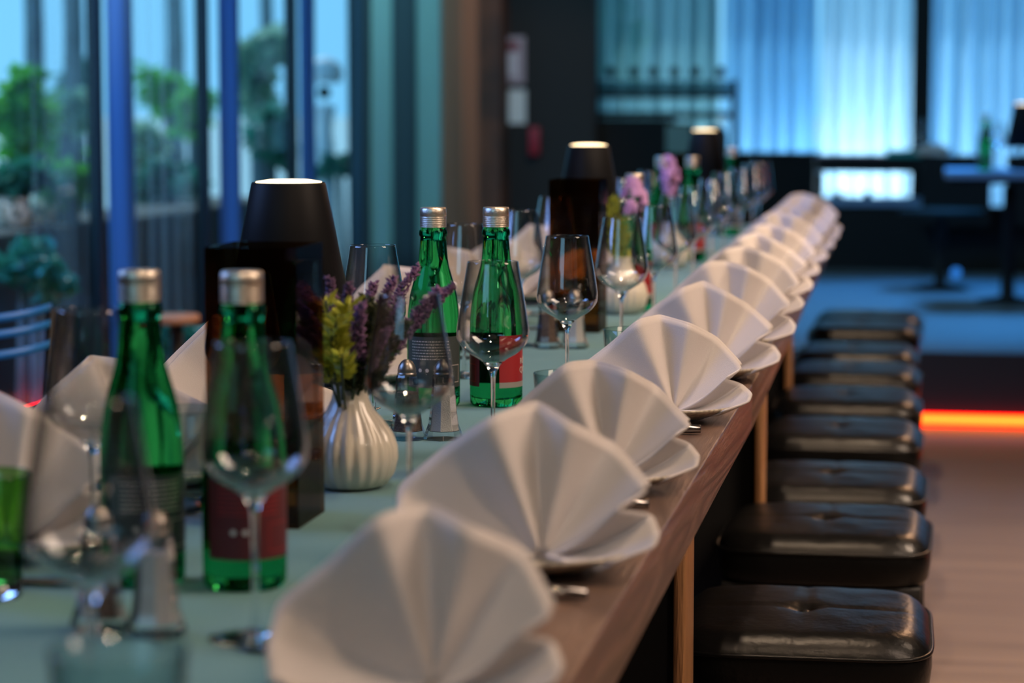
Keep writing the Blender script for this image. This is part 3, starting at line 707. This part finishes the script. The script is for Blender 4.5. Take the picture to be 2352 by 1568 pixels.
def small_flower(lab, loc, sc=1.0, yellow=True, tilt=(0.02, 0, .19)):
    t = thing('lilac_flower', lab, 'flowers', loc, group='lilac flowers in the far vases')
    top = Vector(tilt)
    MB().tube(arc((0, 0, .07), top, (.004, 0, 0)), .0016, 6).build('stem', M['stem'], t)
    m = MB(); rnd = random.Random(int(loc[1] * 100))
    for i in range(34):
        a = rnd.uniform(0, 2 * pi); zz = rnd.uniform(-.045, .035); rr = .020 * (1 - abs(zz) / .06)
        c = top + Vector((rr * cos(a), rr * sin(a), zz)); n = Vector((cos(a), sin(a), .4)).normalized(); e = n.orthogonal().normalized() * .011; g = n.cross(e).normalized() * .009
        m.add([c - e, c - g + n * .003, c + e, c + g + n * .003, c + n * .007], [(0, 1, 4), (1, 2, 4), (2, 3, 4), (3, 0, 4)])
    m.build('petals', M['pink'], t)
    if yellow:
        m = MB(); sprig(m, arc((0, 0, .08), (-.018, -.01, .19), (-.004, 0, 0)), .014, 130, 5, .020, 'leaf'); sprig(m, arc((0, 0, .09), (-.002, -.01, .16), (0, 0, 0)), .014, 80, 6, .020, 'leaf'); m.build('leaf_sprig', M['lime'], t)
    return t
small_flower('lilac flower with lime leaves in the vase beside the second lamp', (-.502, 4.03, TZ + .0026))
small_flower('small lilac flower between the far pair of green bottles', (-.54, 5.15, TZ + .0026), yellow=False, tilt=(0.0, 0, .20))

# ------------------------------------------------------------------ stools
def make_stool(lab):
    t = thing('leather_stool', lab, 'stool', group='black leather stools along the table'); Wd, D, H = .152, .165, .49
    v = []; f = []; n = 34; m = MB()
    def rr(u, w):   # square grid to rounded square
        k = 0.80 + 0.20 / max(1, 1 + 0.0); r4 = (abs(u) ** 6 + abs(w) ** 6) ** (1 / 6); mx = max(abs(u), abs(w))
        s = (mx / r4) if r4 > 0 else 1
        return u * s, w * s
    for j in range(n + 1):
        for i in range(n + 1):
            u = -1 + 2 * i / n; w = -1 + 2 * j / n; uu, ww = rr(u, w); e = max(abs(u), abs(w))
            z = H + .006 * (1 - e * e) - .020 * max(0, (e - .78) / .22) ** 2.4
            d2 = (u * u + w * w); z -= .011 * exp(-d2 / .012)
            z -= .0022 * exp(-(u / .025) ** 2) * (1 - e) ** .3 if e < 1 else 0
            z -= .0022 * exp(-((w + .34 * 0) / .025) ** 2) * (1 - e) ** .3 if e < 1 else 0
            z += .0012 * noise.noise(Vector((u * 4, w * 4, 0)))
            v.append((uu * Wd, ww * D, z))
    for j in range(n):
        for i in range(n): a = j * (n + 1) + i; f.append((a, a + 1, a + n + 2, a + n + 1))
    ring = [i for i in range(n + 1)] + [(j + 1) * (n + 1) - 1 for j in range(1, n + 1)] + [n * (n + 1) + i for i in range(n - 1, -1, -1)] + [j * (n + 1) for j in range(n - 1, 0, -1)]
    base = len(v); prev = ring
    for (sc, z) in ((1.012, H - .026), (1.014, H - .045), (1.0, H - .062), (.97, H - .068)):
        st_ = len(v)
        for q in ring: v.append((v[q][0] * sc, v[q][1] * sc, z))
        cur = list(range(st_, st_ + len(ring)))
        for k in range(len(ring)): k2 = (k + 1) % len(ring); f.append((prev[k], cur[k], cur[k2], prev[k2]))
        prev = cur
    f.append(tuple(prev[::-1]))
    rim = [v[q] for q in ring]
    MB().add(v, f).build('seat_cushion', M['leather'], t)
    p = MB(); pts = [Vector((x * 1.012, y * 1.012, H - .022)) for x, y, z in rim]; p.tube(pts + [pts[0]], .0028, 6, cap=False); p.build('piping', M['leather'], t)
    MB().ball((0, 0, H - .004), .008, 8, (1, 1, .5)).build('button', M['leather'], t)
    MB().box(-Wd * .93, Wd * .93, -D * .93, D * .93, H - .095, H - .0685).build('seat_frame', M['blackmetal'], t, bevel=.002)
    for sx in (-1, 1):
        for sy in (-1, 1):
            m = MB(); x, y = sx * Wd * .84, sy * D * .84; m.add([(x - .014, y - .014, H - .0955), (x + .014, y - .014, H - .0955), (x + .014, y + .014, H - .0955), (x - .014, y + .014, H - .0955)] +
                [(x + sx * .006 - .011, y + sy * .008 - .011, 0), (x + sx * .006 + .011, y + sy * .008 - .011, 0), (x + sx * .006 + .011, y + sy * .008 + .011, 0), (x + sx * .006 - .011, y + sy * .008 + .011, 0)],
                [(0, 1, 2, 3), (7, 6, 5, 4), (0, 4, 5, 1), (1, 5, 6, 2), (2, 6, 7, 3), (3, 7, 4, 0)], False); m.build('leg', M['blackmetal'], t)
    s = MB()
    for sx in (-1, 1): s.box(sx * Wd * .86 - .008, sx * Wd * .86 + .008, -D * .80, D * .80, .16, .18)
    for sy in (-1, 1): s.box(-Wd * .80, Wd * .80, sy * D * .87 - .008, sy * D * .87 + .008, .20, .22)
    s.build('stretcher', M['blackmetal'], t)
    return t
stool = make_stool('x'); first = True
SL = [(1360, .016), (1168, .017), (1070, .010), (968, .002), (897, -.001), (838, -.005), (795, -.011), (742, -.008), (718, -.002)]
for k, (yy, xr) in enumerate(SL):
    yb = at(2130, yy - 3, .485).y; nm = ORD[k]; o = stool if first else dup(stool, (0, 0, 0)); first = False
    o.location = (xr - .154, yb - .165, 0); o.rotation_euler = (0, 0, random.uniform(-.02, .02)); o['group'] = 'black leather stools along the table'
    o['label'] = ('nearest' if k == 0 else nm + ' nearest') + ' black leather stool of the row beside the table' if k < 8 else 'farthest black leather stool, at the blue platform end of the row'
    if k: o.scale = (1, min(1, ((yb - PREV) / .335)) if (yb - PREV) < .335 else 1, 1)
    PREV = yb

t = thing('black_bench', 'black bench with low back beside the nearest half of the table, window side', 'bench', (-1.02, 2.45, 0))  # added bench, blocks window light from the floor under the table
MB().box(-.17, .17, 0, 1.85, .36, .46).build('seat', M['leather'], t, bevel=.015); MB().box(-.15, .15, .01, 1.84, 0, .3595).build('base', M['darkwood'], t)
MB().box(-.23, -.1705, 0, 1.85, 0, .68).build('backrest', M['darkwood'], t, bevel=.012)
for k, (a, b) in enumerate(((4.35, 5.75), (5.77, 7.2))):  # two more benches added to darken the same floor
    t = thing('black_bench', ('black upholstered bench on the window side of the table, nearer one', 'black upholstered bench on the window side of the table, farther one')[k], 'bench', (-1.02, a, 0), group='window-side benches')
    MB().box(-.17, .17, 0, b - a, .36, .46).build('seat', M['leather'], t, bevel=.015); MB().box(-.15, .15, .01, b - a - .01, 0, .3595).build('base', M['darkwood'], t)
# ------------------------------------------------------------------ window-side chairs with curved slats
def make_chair(lab, loc, rz):
    t = thing('slat_back_chair', lab, 'chair', loc, rz, 'slat-back chairs on the window side')
    def slat(z, r=.007):
        m = MB(); pts = [(.20 * sin(a), -.07 + .07 * (1 - cos(a)) * 1.6, z + .018 * (abs(sin(a)) ** 4)) for a in [rad(-80 + 160 * i / 16) for i in range(17)]]
        v = []; f = []
        for (x, y, zz) in pts: v += [(x, y - .006, zz - r), (x, y + .006, zz - r), (x, y + .006, zz + r), (x, y - .006, zz + r)]
        for i in range(16):
            for k in range(4): f.append((i * 4 + k, i * 4 + (k + 1) % 4, i * 4 + 4 + (k + 1) % 4, i * 4 + 4 + k))
        f += [(3, 2, 1, 0), (64, 65, 66, 67)]
        return m.add(v, f).build('back_slat', M['chairblue'], t)
    for z in (.741, .713, .678): slat(z)
    MB().lathe([(.0001, .42), (.19, .42), (.205, .43), (.205, .445), (.19, .455), (.0001, .458)], 36, Matrix.Translation((0, .17, 0))).build('seat', M['blackmetal'], t)
    for sx in (-1, 1): 
        MB().tube([(sx * .17, .04, .0), (sx * .18, 0.03, .42), (sx * .196, .03, .755)], .011, 8).build('leg', M['blackmetal'], t)
        MB().tube([(sx * .17, .33, 0), (sx * .15, .30, .425)], .011, 8).build('leg', M['blackmetal'], t)
    return t
M['chairblue'] = mat('blue_lacquered_slat', (0.03, 0.22, 0.60), 0.4)  # blue light falling on the slats is put into their base colour
q = atY(10, 750, 3.9); make_chair('blue-lit slat-back chair at the far left edge, left of the wine glass', (atY(108, 750, 3.9).x - .20, 3.9, 0), 0.05)

# ------------------------------------------------------------------ notices on the dark wall
def wallplate(name, x0, y0, x1, y1, m, lab, cat, Y=12.448, th=.012):
    a = atY(x0, y0, Y); b = atY(x1, y1, Y)
    t = thing(name, lab, cat, (a.x, Y, b.z)); w = b.x - a.x; h = a.z - b.z
    return t, w, h
t, w, h = wallplate('fire_notice', 1157, 84, 1206, 192, None, 'red and grey framed notice on the dark wall above a white sheet', 'sign')
MB().box(0, w, -.012, 0, 0, h).build('board', M['signwhite'], t); MB().box(w * .02, w * .70, -.0135, -.0121, h * .70, h * .88).build('red_header', M['signred'], t)
MB().box(w * .18, w * .62, -.0135, -.0121, h * .16, h * .66).build('pictogram', M['grey'], t); MB().box(w * .02, w * .14, -.0135, -.0121, h * .12, h * .66).build('red_strip', M['signred'], t)
t, w, h = wallplate('paper_notice', 1157, 206, 1208, 284, None, 'plain pale sheet on the dark wall below the red notice', 'sign')
MB().box(0, w, -.006, 0, 0, h).build('sheet', M['paper'], t)
t, w, h = wallplate('fire_alarm_box', 1218, 292, 1241, 356, None, 'small dark red box on the black wall, right of the pale sheet', 'alarm')
MB().box(0, w, -.05, 0, 0, h).build('housing', M['redbox'], t, bevel=.006)

# ------------------------------------------------------------------ rack in front of the far left curtain
YR = 13.0
a = atY(1366, 212, YR); b = atY(1686, 226, YR); zf = .249
rk = thing('bar_rack', 'black wall rack with glass rail in front of the greenish far curtain', 'rack', (a.x, YR, zf))
def rel(x, y): q = atY(x, y, YR); return q.x - a.x, q.z - zf
x0, z0 = rel(1366, 226); x1, z1 = rel(1686, 211)
MB().box(x0, x1, -.12, .12, z0, z1).build('upper_shelf', M['darkwood'], rk)
x0, z0 = rel(1366, 271); x1, z1 = rel(1686, 257)
MB().box(x0, x1, -.12, .12, z0, z1).build('lower_shelf', M['darkwood'], rk)
x0, z0 = rel(1376, 211); x1, z1 = rel(1686, 186)
MB().box(x0, x1, -.12, -.114, z0 + .001, z1).build('glass_rail', M['thinrail'], rk)
x0, z1 = rel(1366, 256); x1, _ = rel(1546, 256)
MB().box(0, x1, -.10, .12, 0, rel(0, 271.5)[1]).build('cabinet', M['darkwood'], rk)
xx = rel(1680, 0)[0]; MB().box(xx, xx + .03, .06, .10, 0, rel(0, 186)[1]).build('post', M['darkwood'], rk)
for k, px in enumerate((1403, 1455, 1500, 1548, 1598, 1655)):
    b_ = atY(px, 211, YR); t_ = atY(px, 165, YR)
    s = thing('dark_goblet', '%s round dark goblet from the left on the far wall rack' % ('first', 'second', 'third', 'fourth', 'fifth', 'sixth')[k], 'goblet', (b_.x, YR, b_.z + .0005), 0, 'dark goblets on the far rack')
    hh = t_.z - b_.z
    MB().lathe([(.0001, 0), (.022, 0), (.022, .003), (.004, .006), (.004, hh - .022), (.0001, hh - .022)], 14).build('stem', M['darkwood'], s)
    MB().ball((0, 0, hh), .028, 10).build('bowl', M['darkwood'], s)

# lantern-like green picture and round black chair back near the far lamp
q = atY(1530, 352, 11.4); q2 = atY(1584, 288, 11.4)
t = thing('framed_mirror', 'small dark framed panel with a dim green reflection, left of farthest lamp', 'mirror', (q.x, 11.4, .249))
MB().box(0, q2.x - q.x, 0, .03, q.z - .249, q2.z - .249).build('panel', M['thinpanel'] if 'thinpanel' in M else mat('dim_green_panel', (0.10, 0.15, 0.11), 0.3), t)  # green glow of the panel is put into its base colour
MB().box(-.012, q2.x - q.x + .012, .031, .05, 0, q2.z - .249 + .01).build('frame', M['darkwood'], t)

def bentchair(px, py, Y, lab, W_=.16, zf=.249):
    q = atY(px, py, Y); t = thing('round_back_chair', lab, 'chair', (q.x, Y, zf), 0, 'black round-back chairs on the platform'); h = q.z - zf
    m = MB(); pts = [(W_ * cos(a), 0, h - W_ * 1.2 + W_ * 1.2 * sin(a)) for a in [pi * i / 20 for i in range(21)]]
    v = []; f = []
    for (x, y, z) in pts: v += [(x, -.012, z), (x, .012, z)]
    nb = len(v); v += [(pts[0][0], -.012, .42), (pts[0][0], .012, .42), (pts[-1][0], -.012, .42), (pts[-1][0], .012, .42)]
    fr = [i * 2 for i in range(21)] + [nb + 2, nb]; bk = [i * 2 + 1 for i in range(21)] + [nb + 3, nb + 1]
    f.append(tuple(fr)); f.append(tuple(bk[::-1]))
    for k in range(len(fr)): k2 = (k + 1) % len(fr); f.append((fr[k2], fr[k], bk[k], bk[k2]))
    m.add(v, f, False).build('backrest', M['darkwood'], t)
    MB().box(-W_ * 1.1, W_ * 1.1, -.36, .012, .36, .419).build('seat', M['darkwood'], t, bevel=.01)
    for sx in (-1, 1):
        for y in (-.33, -.01): MB().tube([(sx * W_, y, 0), (sx * W_ * .95, y, .36)], .014, 8).build('leg', M['darkwood'], t)
    return t
bentchair(1645, 286, 10.6, 'black round-back chair just behind the farthest table lamp', .05 * 1)

# ------------------------------------------------------------------ furniture on the platform
def slab(name, x0, x1, yt, yb, Y0, Y1, m, parent, org):
    a = atY(x0, yt, Y0); b = atY(x1, yb, Y0); 
    return MB().box(a.x - org[0], b.x - org[0], Y0 - org[1], Y1 - org[1], max(b.z, .2495) - org[2], a.z - org[2]).build(name, m, parent)
P0 = .249
t = thing('black_sideboard', 'long black sideboard below the blue curtains, behind the far wine glasses', 'sideboard', (0, 13.3, P0)); O = (0, 13.3, P0)
slab('body', 1640, 1868, 360, 640, 13.3, 13.7, M['darkwood'], t, O); slab('top', 1632, 1872, 352, 359.6, 13.28, 13.72, M['darkwood'], t, O)
t = thing('dark_dining_table', 'dark far table in front of the brightest curtain', 'table', (0, 12.7, P0)); O = (0, 12.7, P0)
slab('tabletop', 1874, 2116, 362, 396, 12.7, 13.3, M['darkwood'], t, O)
slab('leg', 1876, 1888, 397, 640, 12.72, 12.80, M['darkwood'], t, O); slab('leg', 2098, 2116, 397, 640, 12.72, 12.80, M['darkwood'], t, O)
t = thing('black_bench', 'black bench with blue-lit seat top below the far dark table', 'bench', (0, 12.45, P0)); O = (0, 12.45, P0)
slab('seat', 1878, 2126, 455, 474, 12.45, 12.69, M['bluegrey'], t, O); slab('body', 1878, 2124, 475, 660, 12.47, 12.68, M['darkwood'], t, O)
# upturned glasses silhouettes on the bench seat line : small stacked bowls
for k, px in enumerate((1925, 1992)):
    q = atY(px, 454.5, 12.56); s = MB().lathe([(.0001, 0), (.018, 0), (.024, .012), (.026, .028), (.0001, .030)], 16).build('dark_bowl', M['darkwood'], loc=(q.x, 12.56, q.z + .0015))
    tag(s, '%s small dark bowl on the blue-lit bench' % ('left', 'right')[k], 'bowl', 'dark bowls on the far bench')
t = thing('black_banquette', 'black banquette with tall back at the right of the platform', 'bench', (0, 12.2, P0)); O = (0, 12.2, P0)
slab('backrest', 2118, 2274, 357, 520, 12.2, 12.34, M['darkwood'], t, O); slab('backrest', 2314, 2460, 357, 520, 12.2, 12.34, M['darkwood'], t, O)
slab('seat', 2118, 2480, 474, 640, 12.345, 12.44, M['darkwood'], t, O)
t = thing('pedestal_table', 'far right table on a dark pedestal, its edge lit blue', 'table', (0, 10.2, P0)); O = (0, 10.2, P0)
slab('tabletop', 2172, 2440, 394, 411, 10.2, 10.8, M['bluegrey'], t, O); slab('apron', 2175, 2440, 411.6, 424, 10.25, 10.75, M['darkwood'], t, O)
q = atY(2315, 600, 10.5); MB().lathe([(.0001, 0), (.13, 0), (.13, .012), (.03, .03), (.026, .25), (.026, .50), (.0001, .50)], 24, Matrix.Translation((q.x, 10.5 - 10.2, 0))).build('pedestal', M['darkwood'], t)
t = thing('low_pedestal_table', 'black round stool table standing on the blue platform floor', 'table', (atY(2160, 600, 11.0).x, 11.2, P0))
MB().lathe([(.0001, 0), (.12, 0), (.12, .012), (.025, .03), (.025, .33), (.19, .34), (.19, .365), (.0001, .365)], 28).build('body', M['darkwood'], t)
for k, px in enumerate((2158, 2196)):  # emissive balls added for the blue-white gleam of small floor items
    q = atY(px, 615, 11.95); o = MB().ball((0, 0, .024), .024, 10, (1, 1, 1)).build('floor_light', mat_emit('blue_spot', (0.04, 0.30, 1.0), 0.7), loc=(q.x, 11.95, P0 + .001)); tag(o, '%s small blue light near the floor of the platform' % ('left', 'right')[k], 'light', 'blue lights on the platform floor')
def glow_ball(x, y, Y, r, m, name, lab, cat):
    q = atY(x, y, Y); o = MB().ball((0, 0, 0), r, 10).build(name, m, loc=q); return tag(o, lab, cat)
# things on the far tables
q = atY(2262, 392, 10.4); o = dup(bB, (q.x, 10.4, atY(2262, 394, 10.2).z + .001), 0, 'slim green bottle on the far right table against the blue curtain'); o['group'] = 'far green bottle'; o.scale = (1, 1, 1)
q = atY(2346, 392, 10.5); lm = dup(lamp, (q.x, 10.5, atY(2262, 394, 10.2).z + .001), 0, 'black lamp on the far right table, cut by the picture edge'); lm['group'] = 'lamp on the platform table'
q = atY(2150, 355, 12.27); o = make_fan(9); o.location = (q.x, 12.27, atY(2150, 357, 12.2).z + .001); tag(o, 'pinkish napkin fan on top of the right banquette', 'napkin'); o.scale = (.9, .9, .5)
for k, (px, py, Y, zt) in enumerate(((2112, 360, 12.9, 0), (2290, 392, 10.35, 1))):
    z = atY(2000, 362, 12.7).z + .001 if not zt else atY(2262, 394, 10.2).z + .001
    q = atY(px, py, Y); wg = dup(wine0, (q.x, Y, z), 0, ('blurred wine glass on the far dark table in front of the black column', 'blurred wine glass beside the far green bottle')[k]); wg['group'] = 'glasses on the far tables'
q = atY(2080, 356, 12.8); o = MB().box(-.10, .10, -.06, .06, 0, .035).build('green_box', mat('teal_green_box', (0.02, 0.35, 0.33), .5), bevel=.004, loc=(q.x, 12.85, atY(2000, 362, 12.7).z + .0015)); tag(o, 'flat teal-green box on the end of the far dark table', 'box')
q = atY(1955, 356, 12.8); o = MB().box(-.19, .17, -.05, .05, 0, .012).build('folded_cloth', mat('mauve_cloth', (0.22, 0.15, 0.22), .9), bevel=.003, loc=(q.x, 12.8, atY(2000, 362, 12.7).z + .0015)); tag(o, 'mauve folded cloth lying on the far dark table', 'cloth')

# ------------------------------------------------------------------ garden outside the windows
g = MB().box(-70, -2.61, -4.0, 160, -.06, -.01).build('ground', M['ground']); struct(g)
def bush(name, m, c, rad3, n, leaf, seed, lab, cat, trunk=None, group=None):
    rnd = random.Random(seed); t = thing(name, lab, cat, (c[0], c[1], -.01), group=group); mb = MB(); z0 = c[2] + .01
    cl = [(Vector((rnd.gauss(0, .45), rnd.gauss(0, .45), rnd.gauss(0, .45)))) for _ in range(14)]
    for i in range(n):
        k = rnd.choice(cl); d = Vector((rnd.gauss(0, 1), rnd.gauss(0, 1), rnd.gauss(0, 1))).normalized() * rnd.uniform(.2, .42)
        p = Vector(((k.x + d.x) * rad3[0], (k.y + d.y) * rad3[1], z0 + (k.z + d.z) * rad3[2]))
        if p.z < .02: continue
        a = Vector((rnd.gauss(0, 1), rnd.gauss(0, 1), rnd.gauss(-.3, .7))).normalized(); b = a.orthogonal().normalized(); b = (Matrix.Rotation(rnd.uniform(0, 6.28), 3, a) @ b)
        s = leaf * rnd.uniform(.6, 1.3); nn = a.cross(b) * s * .12
        mb.add([p, p + a * s * .35 + b * s * .28 + nn, p + a * s * .75 + b * s * .2 + nn, p + a * s, p + a * s * .75 - b * s * .2 + nn, p + a * s * .35 - b * s * .28 + nn], [(0, 1, 2, 3), (0, 3, 4, 5)])
    mb.build('foliage', m, t)
    tr = MB()
    if trunk: tr.tube([(0, 0, 0), (trunk * .3, trunk * .2, z0 * .5), (0, 0, z0 + rad3[2] * .5)], [trunk, trunk * .8, trunk * .4], 10)
    else:
        for i in range(5):
            a = i * 1.3; tr.tube([(.05 * cos(a), .05 * sin(a), 0), (rad3[0] * .3 * cos(a), rad3[1] * .3 * sin(a), max(.2, z0))], [.014, .007], 6)
    tr.build('trunk', M['bark'], t); return t
def pb(m, x, y, hw, hh, Y, n, leaf, seed, lab, name='leafy_shrub', cat='shrub', trunk=None):
    c = atY(x, y, Y); k = Y / FPX
    return bush(name, m, (c.x, c.y, c.z), (hw * k, hw * k * 1.2, hh * k), n, leaf, seed, lab, cat, trunk)
pb(M['leafA'], 40, 270, 75, 85, 8.2, 1500, .06, 1, 'bright green leafy shrub outside, at the left edge of the picture')
pb(M['leafA'], 160, 408, 44, 34, 7.2, 900, .05, 2, 'bright green low shrub just left of the widest window post')
pb(M['leafB'], 45, 400, 60, 38, 7.0, 700, .05, 3, 'dark teal shrub below the bright shrub at the left edge')
pb(M['leafB'], 70, 610, 75, 50, 6.0, 420, .045, 4, 'dark teal drooping plant low in the leftmost window')
pb(M['leafB'], 385, 415, 60, 32, 8.8, 700, .055, 5, 'dark green shrub below the white glare in the middle window')
pb(M['leafC'], 330, 335, 34, 40, 9.4, 600, .06, 6, 'pale green shrub beside the white glare in the middle window')
pb(M['leafC'], 585, 150, 50, 90, 11.5, 900, .09, 7, 'pale tree seen through the third window', 'garden_tree', 'tree', .06)
pb(M['leafB'], 620, 330, 36, 45, 10.2, 500, .07, 8, 'dark shrub low in the third window', 'leafy_shrub')
pb(M['leafA'], 440, 250, 26, 60, 12.5, 500, .08, 11, 'green tree behind the second window post', 'garden_tree', 'tree', .05)
pb(M['leafB'], 775, 378, 34, 22, 10.9, 420, .05, 9, 'dark green plant beside the pale garden ornament')
pb(M['leafB'], 415, 775, 38, 30, 5.6, 300, .04, 10, 'teal pot plant right of the leftmost bottle neck', 'pot_plant', 'plant')
pb(M['leafC'], 150, 260, 36, 60, 10.5, 500, .07, 12, 'pale green shrub between the two left trunks')
pb(M['leafA'], 120, 300, 40, 60, 13.5, 700, .09, 15, 'distant green tree between the slim trunks of the leftmost window', 'garden_tree', 'tree', .06)
pb(M['leafA'], 385, 215, 40, 45, 15.0, 600, .10, 16, 'distant green tree high in the middle window', 'garden_tree', 'tree', .06)
pb(M['leafC'], 600, 260, 30, 40, 14.0, 500, .09, 17, 'distant pale tree low in the third window', 'garden_tree', 'tree', .05)
pb(M['leafB'], 180, 215, 24, 50, 16.0, 600, .11, 18, 'distant dark tree beside the widest window post', 'garden_tree', 'tree', .06)
bush('garden_tree', M['leafA'], (-2.35, 17.4, 2.0), (.35, .3, .75), 1500, .10, 14, 'green tree outside behind the greenish far curtain', 'tree', .06)
# trunks and garden wall behind
for k, (px, X, r) in enumerate(((75, -4.6, .05), (165, -4.4, .05), (400, -5.0, .06), (610, -4.6, .05))):
    p = atX(px, 300, X); t = MB().tube([(0, 0, 0), (.02, 0, 1.5), (-.03, .02, 4.2)], [r * 1.2, r, r * .7], 12).build('slim_tree_trunk', M['bark'], loc=(p.x, p.y, -.01))
    tag(t, ('slim grey trunk in the left half of the leftmost window', 'slim grey trunk in the right half of the leftmost window', 'slim grey trunk in the middle window', 'slim grey trunk in the third window')[k], 'tree', 'slim tree trunks')
# planter with cream hydrangeas
p = atX(85, 500, -2.75)
t = thing('dark_planter', 'long dark planter box outside the leftmost window', 'planter', (-2.72, 6.9, -.01)); MB().box(-.16, .16, -1.2, .64, 0, .745).build('box', M['planter'], t, bevel=.01)
t = thing('dark_planter', 'long dark planter box outside the middle window', 'planter', (-2.72, 8.4, -.01)); MB().box(-.16, .16, -.75, 1.0, 0, .735).build('box', M['planter'], t, bevel=.01)
for k, (x, y) in enumerate(((25, 490), (105, 485), (140, 505), (45, 530))):
    p = atX(x, y, -2.72); m = MB(); rnd = random.Random(k)
    hd = thing('hydrangea_head', ('cream hydrangea bloom at the left picture edge', 'large cream hydrangea bloom, middle of the cluster', 'cream hydrangea bloom nearest the window post', 'lowest grey-cream hydrangea bloom')[k], 'flowers', p, group='cream hydrangea blooms')
    for i in range(120):
        d = Vector((rnd.gauss(0, 1), rnd.gauss(0, 1), rnd.gauss(0, 1))).normalized(); c = d * .062; e = d.orthogonal().normalized() * .016; q_ = d.cross(e).normalized() * .016
        m.add([c - e, c - q_, c + e, c + q_, c + d * .004], [(0, 1, 4), (1, 2, 4), (2, 3, 4), (3, 0, 4)])
    m.build('petals', M['hydr'], hd); MB().tube([(0, 0, -.16), (0, 0, -.02)], .005, 6).build('stem', M['stem'], hd)
# pale ornament
p = atX(745, 250, -2.75); sc = 5553 / 9.7
orn = thing('garden_ornament', 'pale rounded garden ornament on a white pedestal in the fourth window', 'ornament', (p.x, p.y, -.01))
zz = lambda y: 1.11 - (y - 230) * p.y / 5553 + .01
MB().lathe([(.0001, 0), (.09, 0), (.09, .05), (.05, .1), (.045, zz(345)), (.035, zz(300)), (.045, zz(262)), (.055, zz(245)), (.0001, zz(238))], 24).build('pedestal', M['white'], orn)
MB().ball((0, 0, zz(212)), .032, 10).build('neck', M['blackmetal'], orn)
MB().lathe([(.075, zz(190)), (.088, zz(172)), (.080, zz(150)), (.05, zz(135)), (.0001, zz(128))], 24).build('dome', M['white'], orn)
# side table by the window, orange light put into its top's colour
p = at(405, 722, .62)
sd = thing('small_side_table', 'small orange-lit wooden side table right of the leftmost bottle', 'table', (p.x, p.y, 0))
MB().lathe([(.0001, .60), (.052, .60), (.056, .61), (.052, .62), (.0001, .62)], 32).build('tabletop', M['orange'], sd)
MB().lathe([(.0001, 0), (.09, 0), (.09, .01), (.015, .02), (.015, .5995), (.0001, .5995)], 20).build('pedestal', M['blackmetal'], sd)
# short red light strip low on the window side
p = atX(98, 935, -2.28)
ls = thing('red_light_strip', 'short red light strip glowing low at the far left window wall', 'light strip', (-2.27, p.y, 0))
MB().box(-.01, .01, -.9, .05, p.z - .012 if p.z > .03 else .01, p.z + .012 if p.z > .03 else .035).build('diffuser', M['ledred'], ls)
MB().box(-.012, .012, -.92, .07, 0, (p.z - .0125) if p.z > .03 else .009).build('mount', M['blackmetal'], ls)
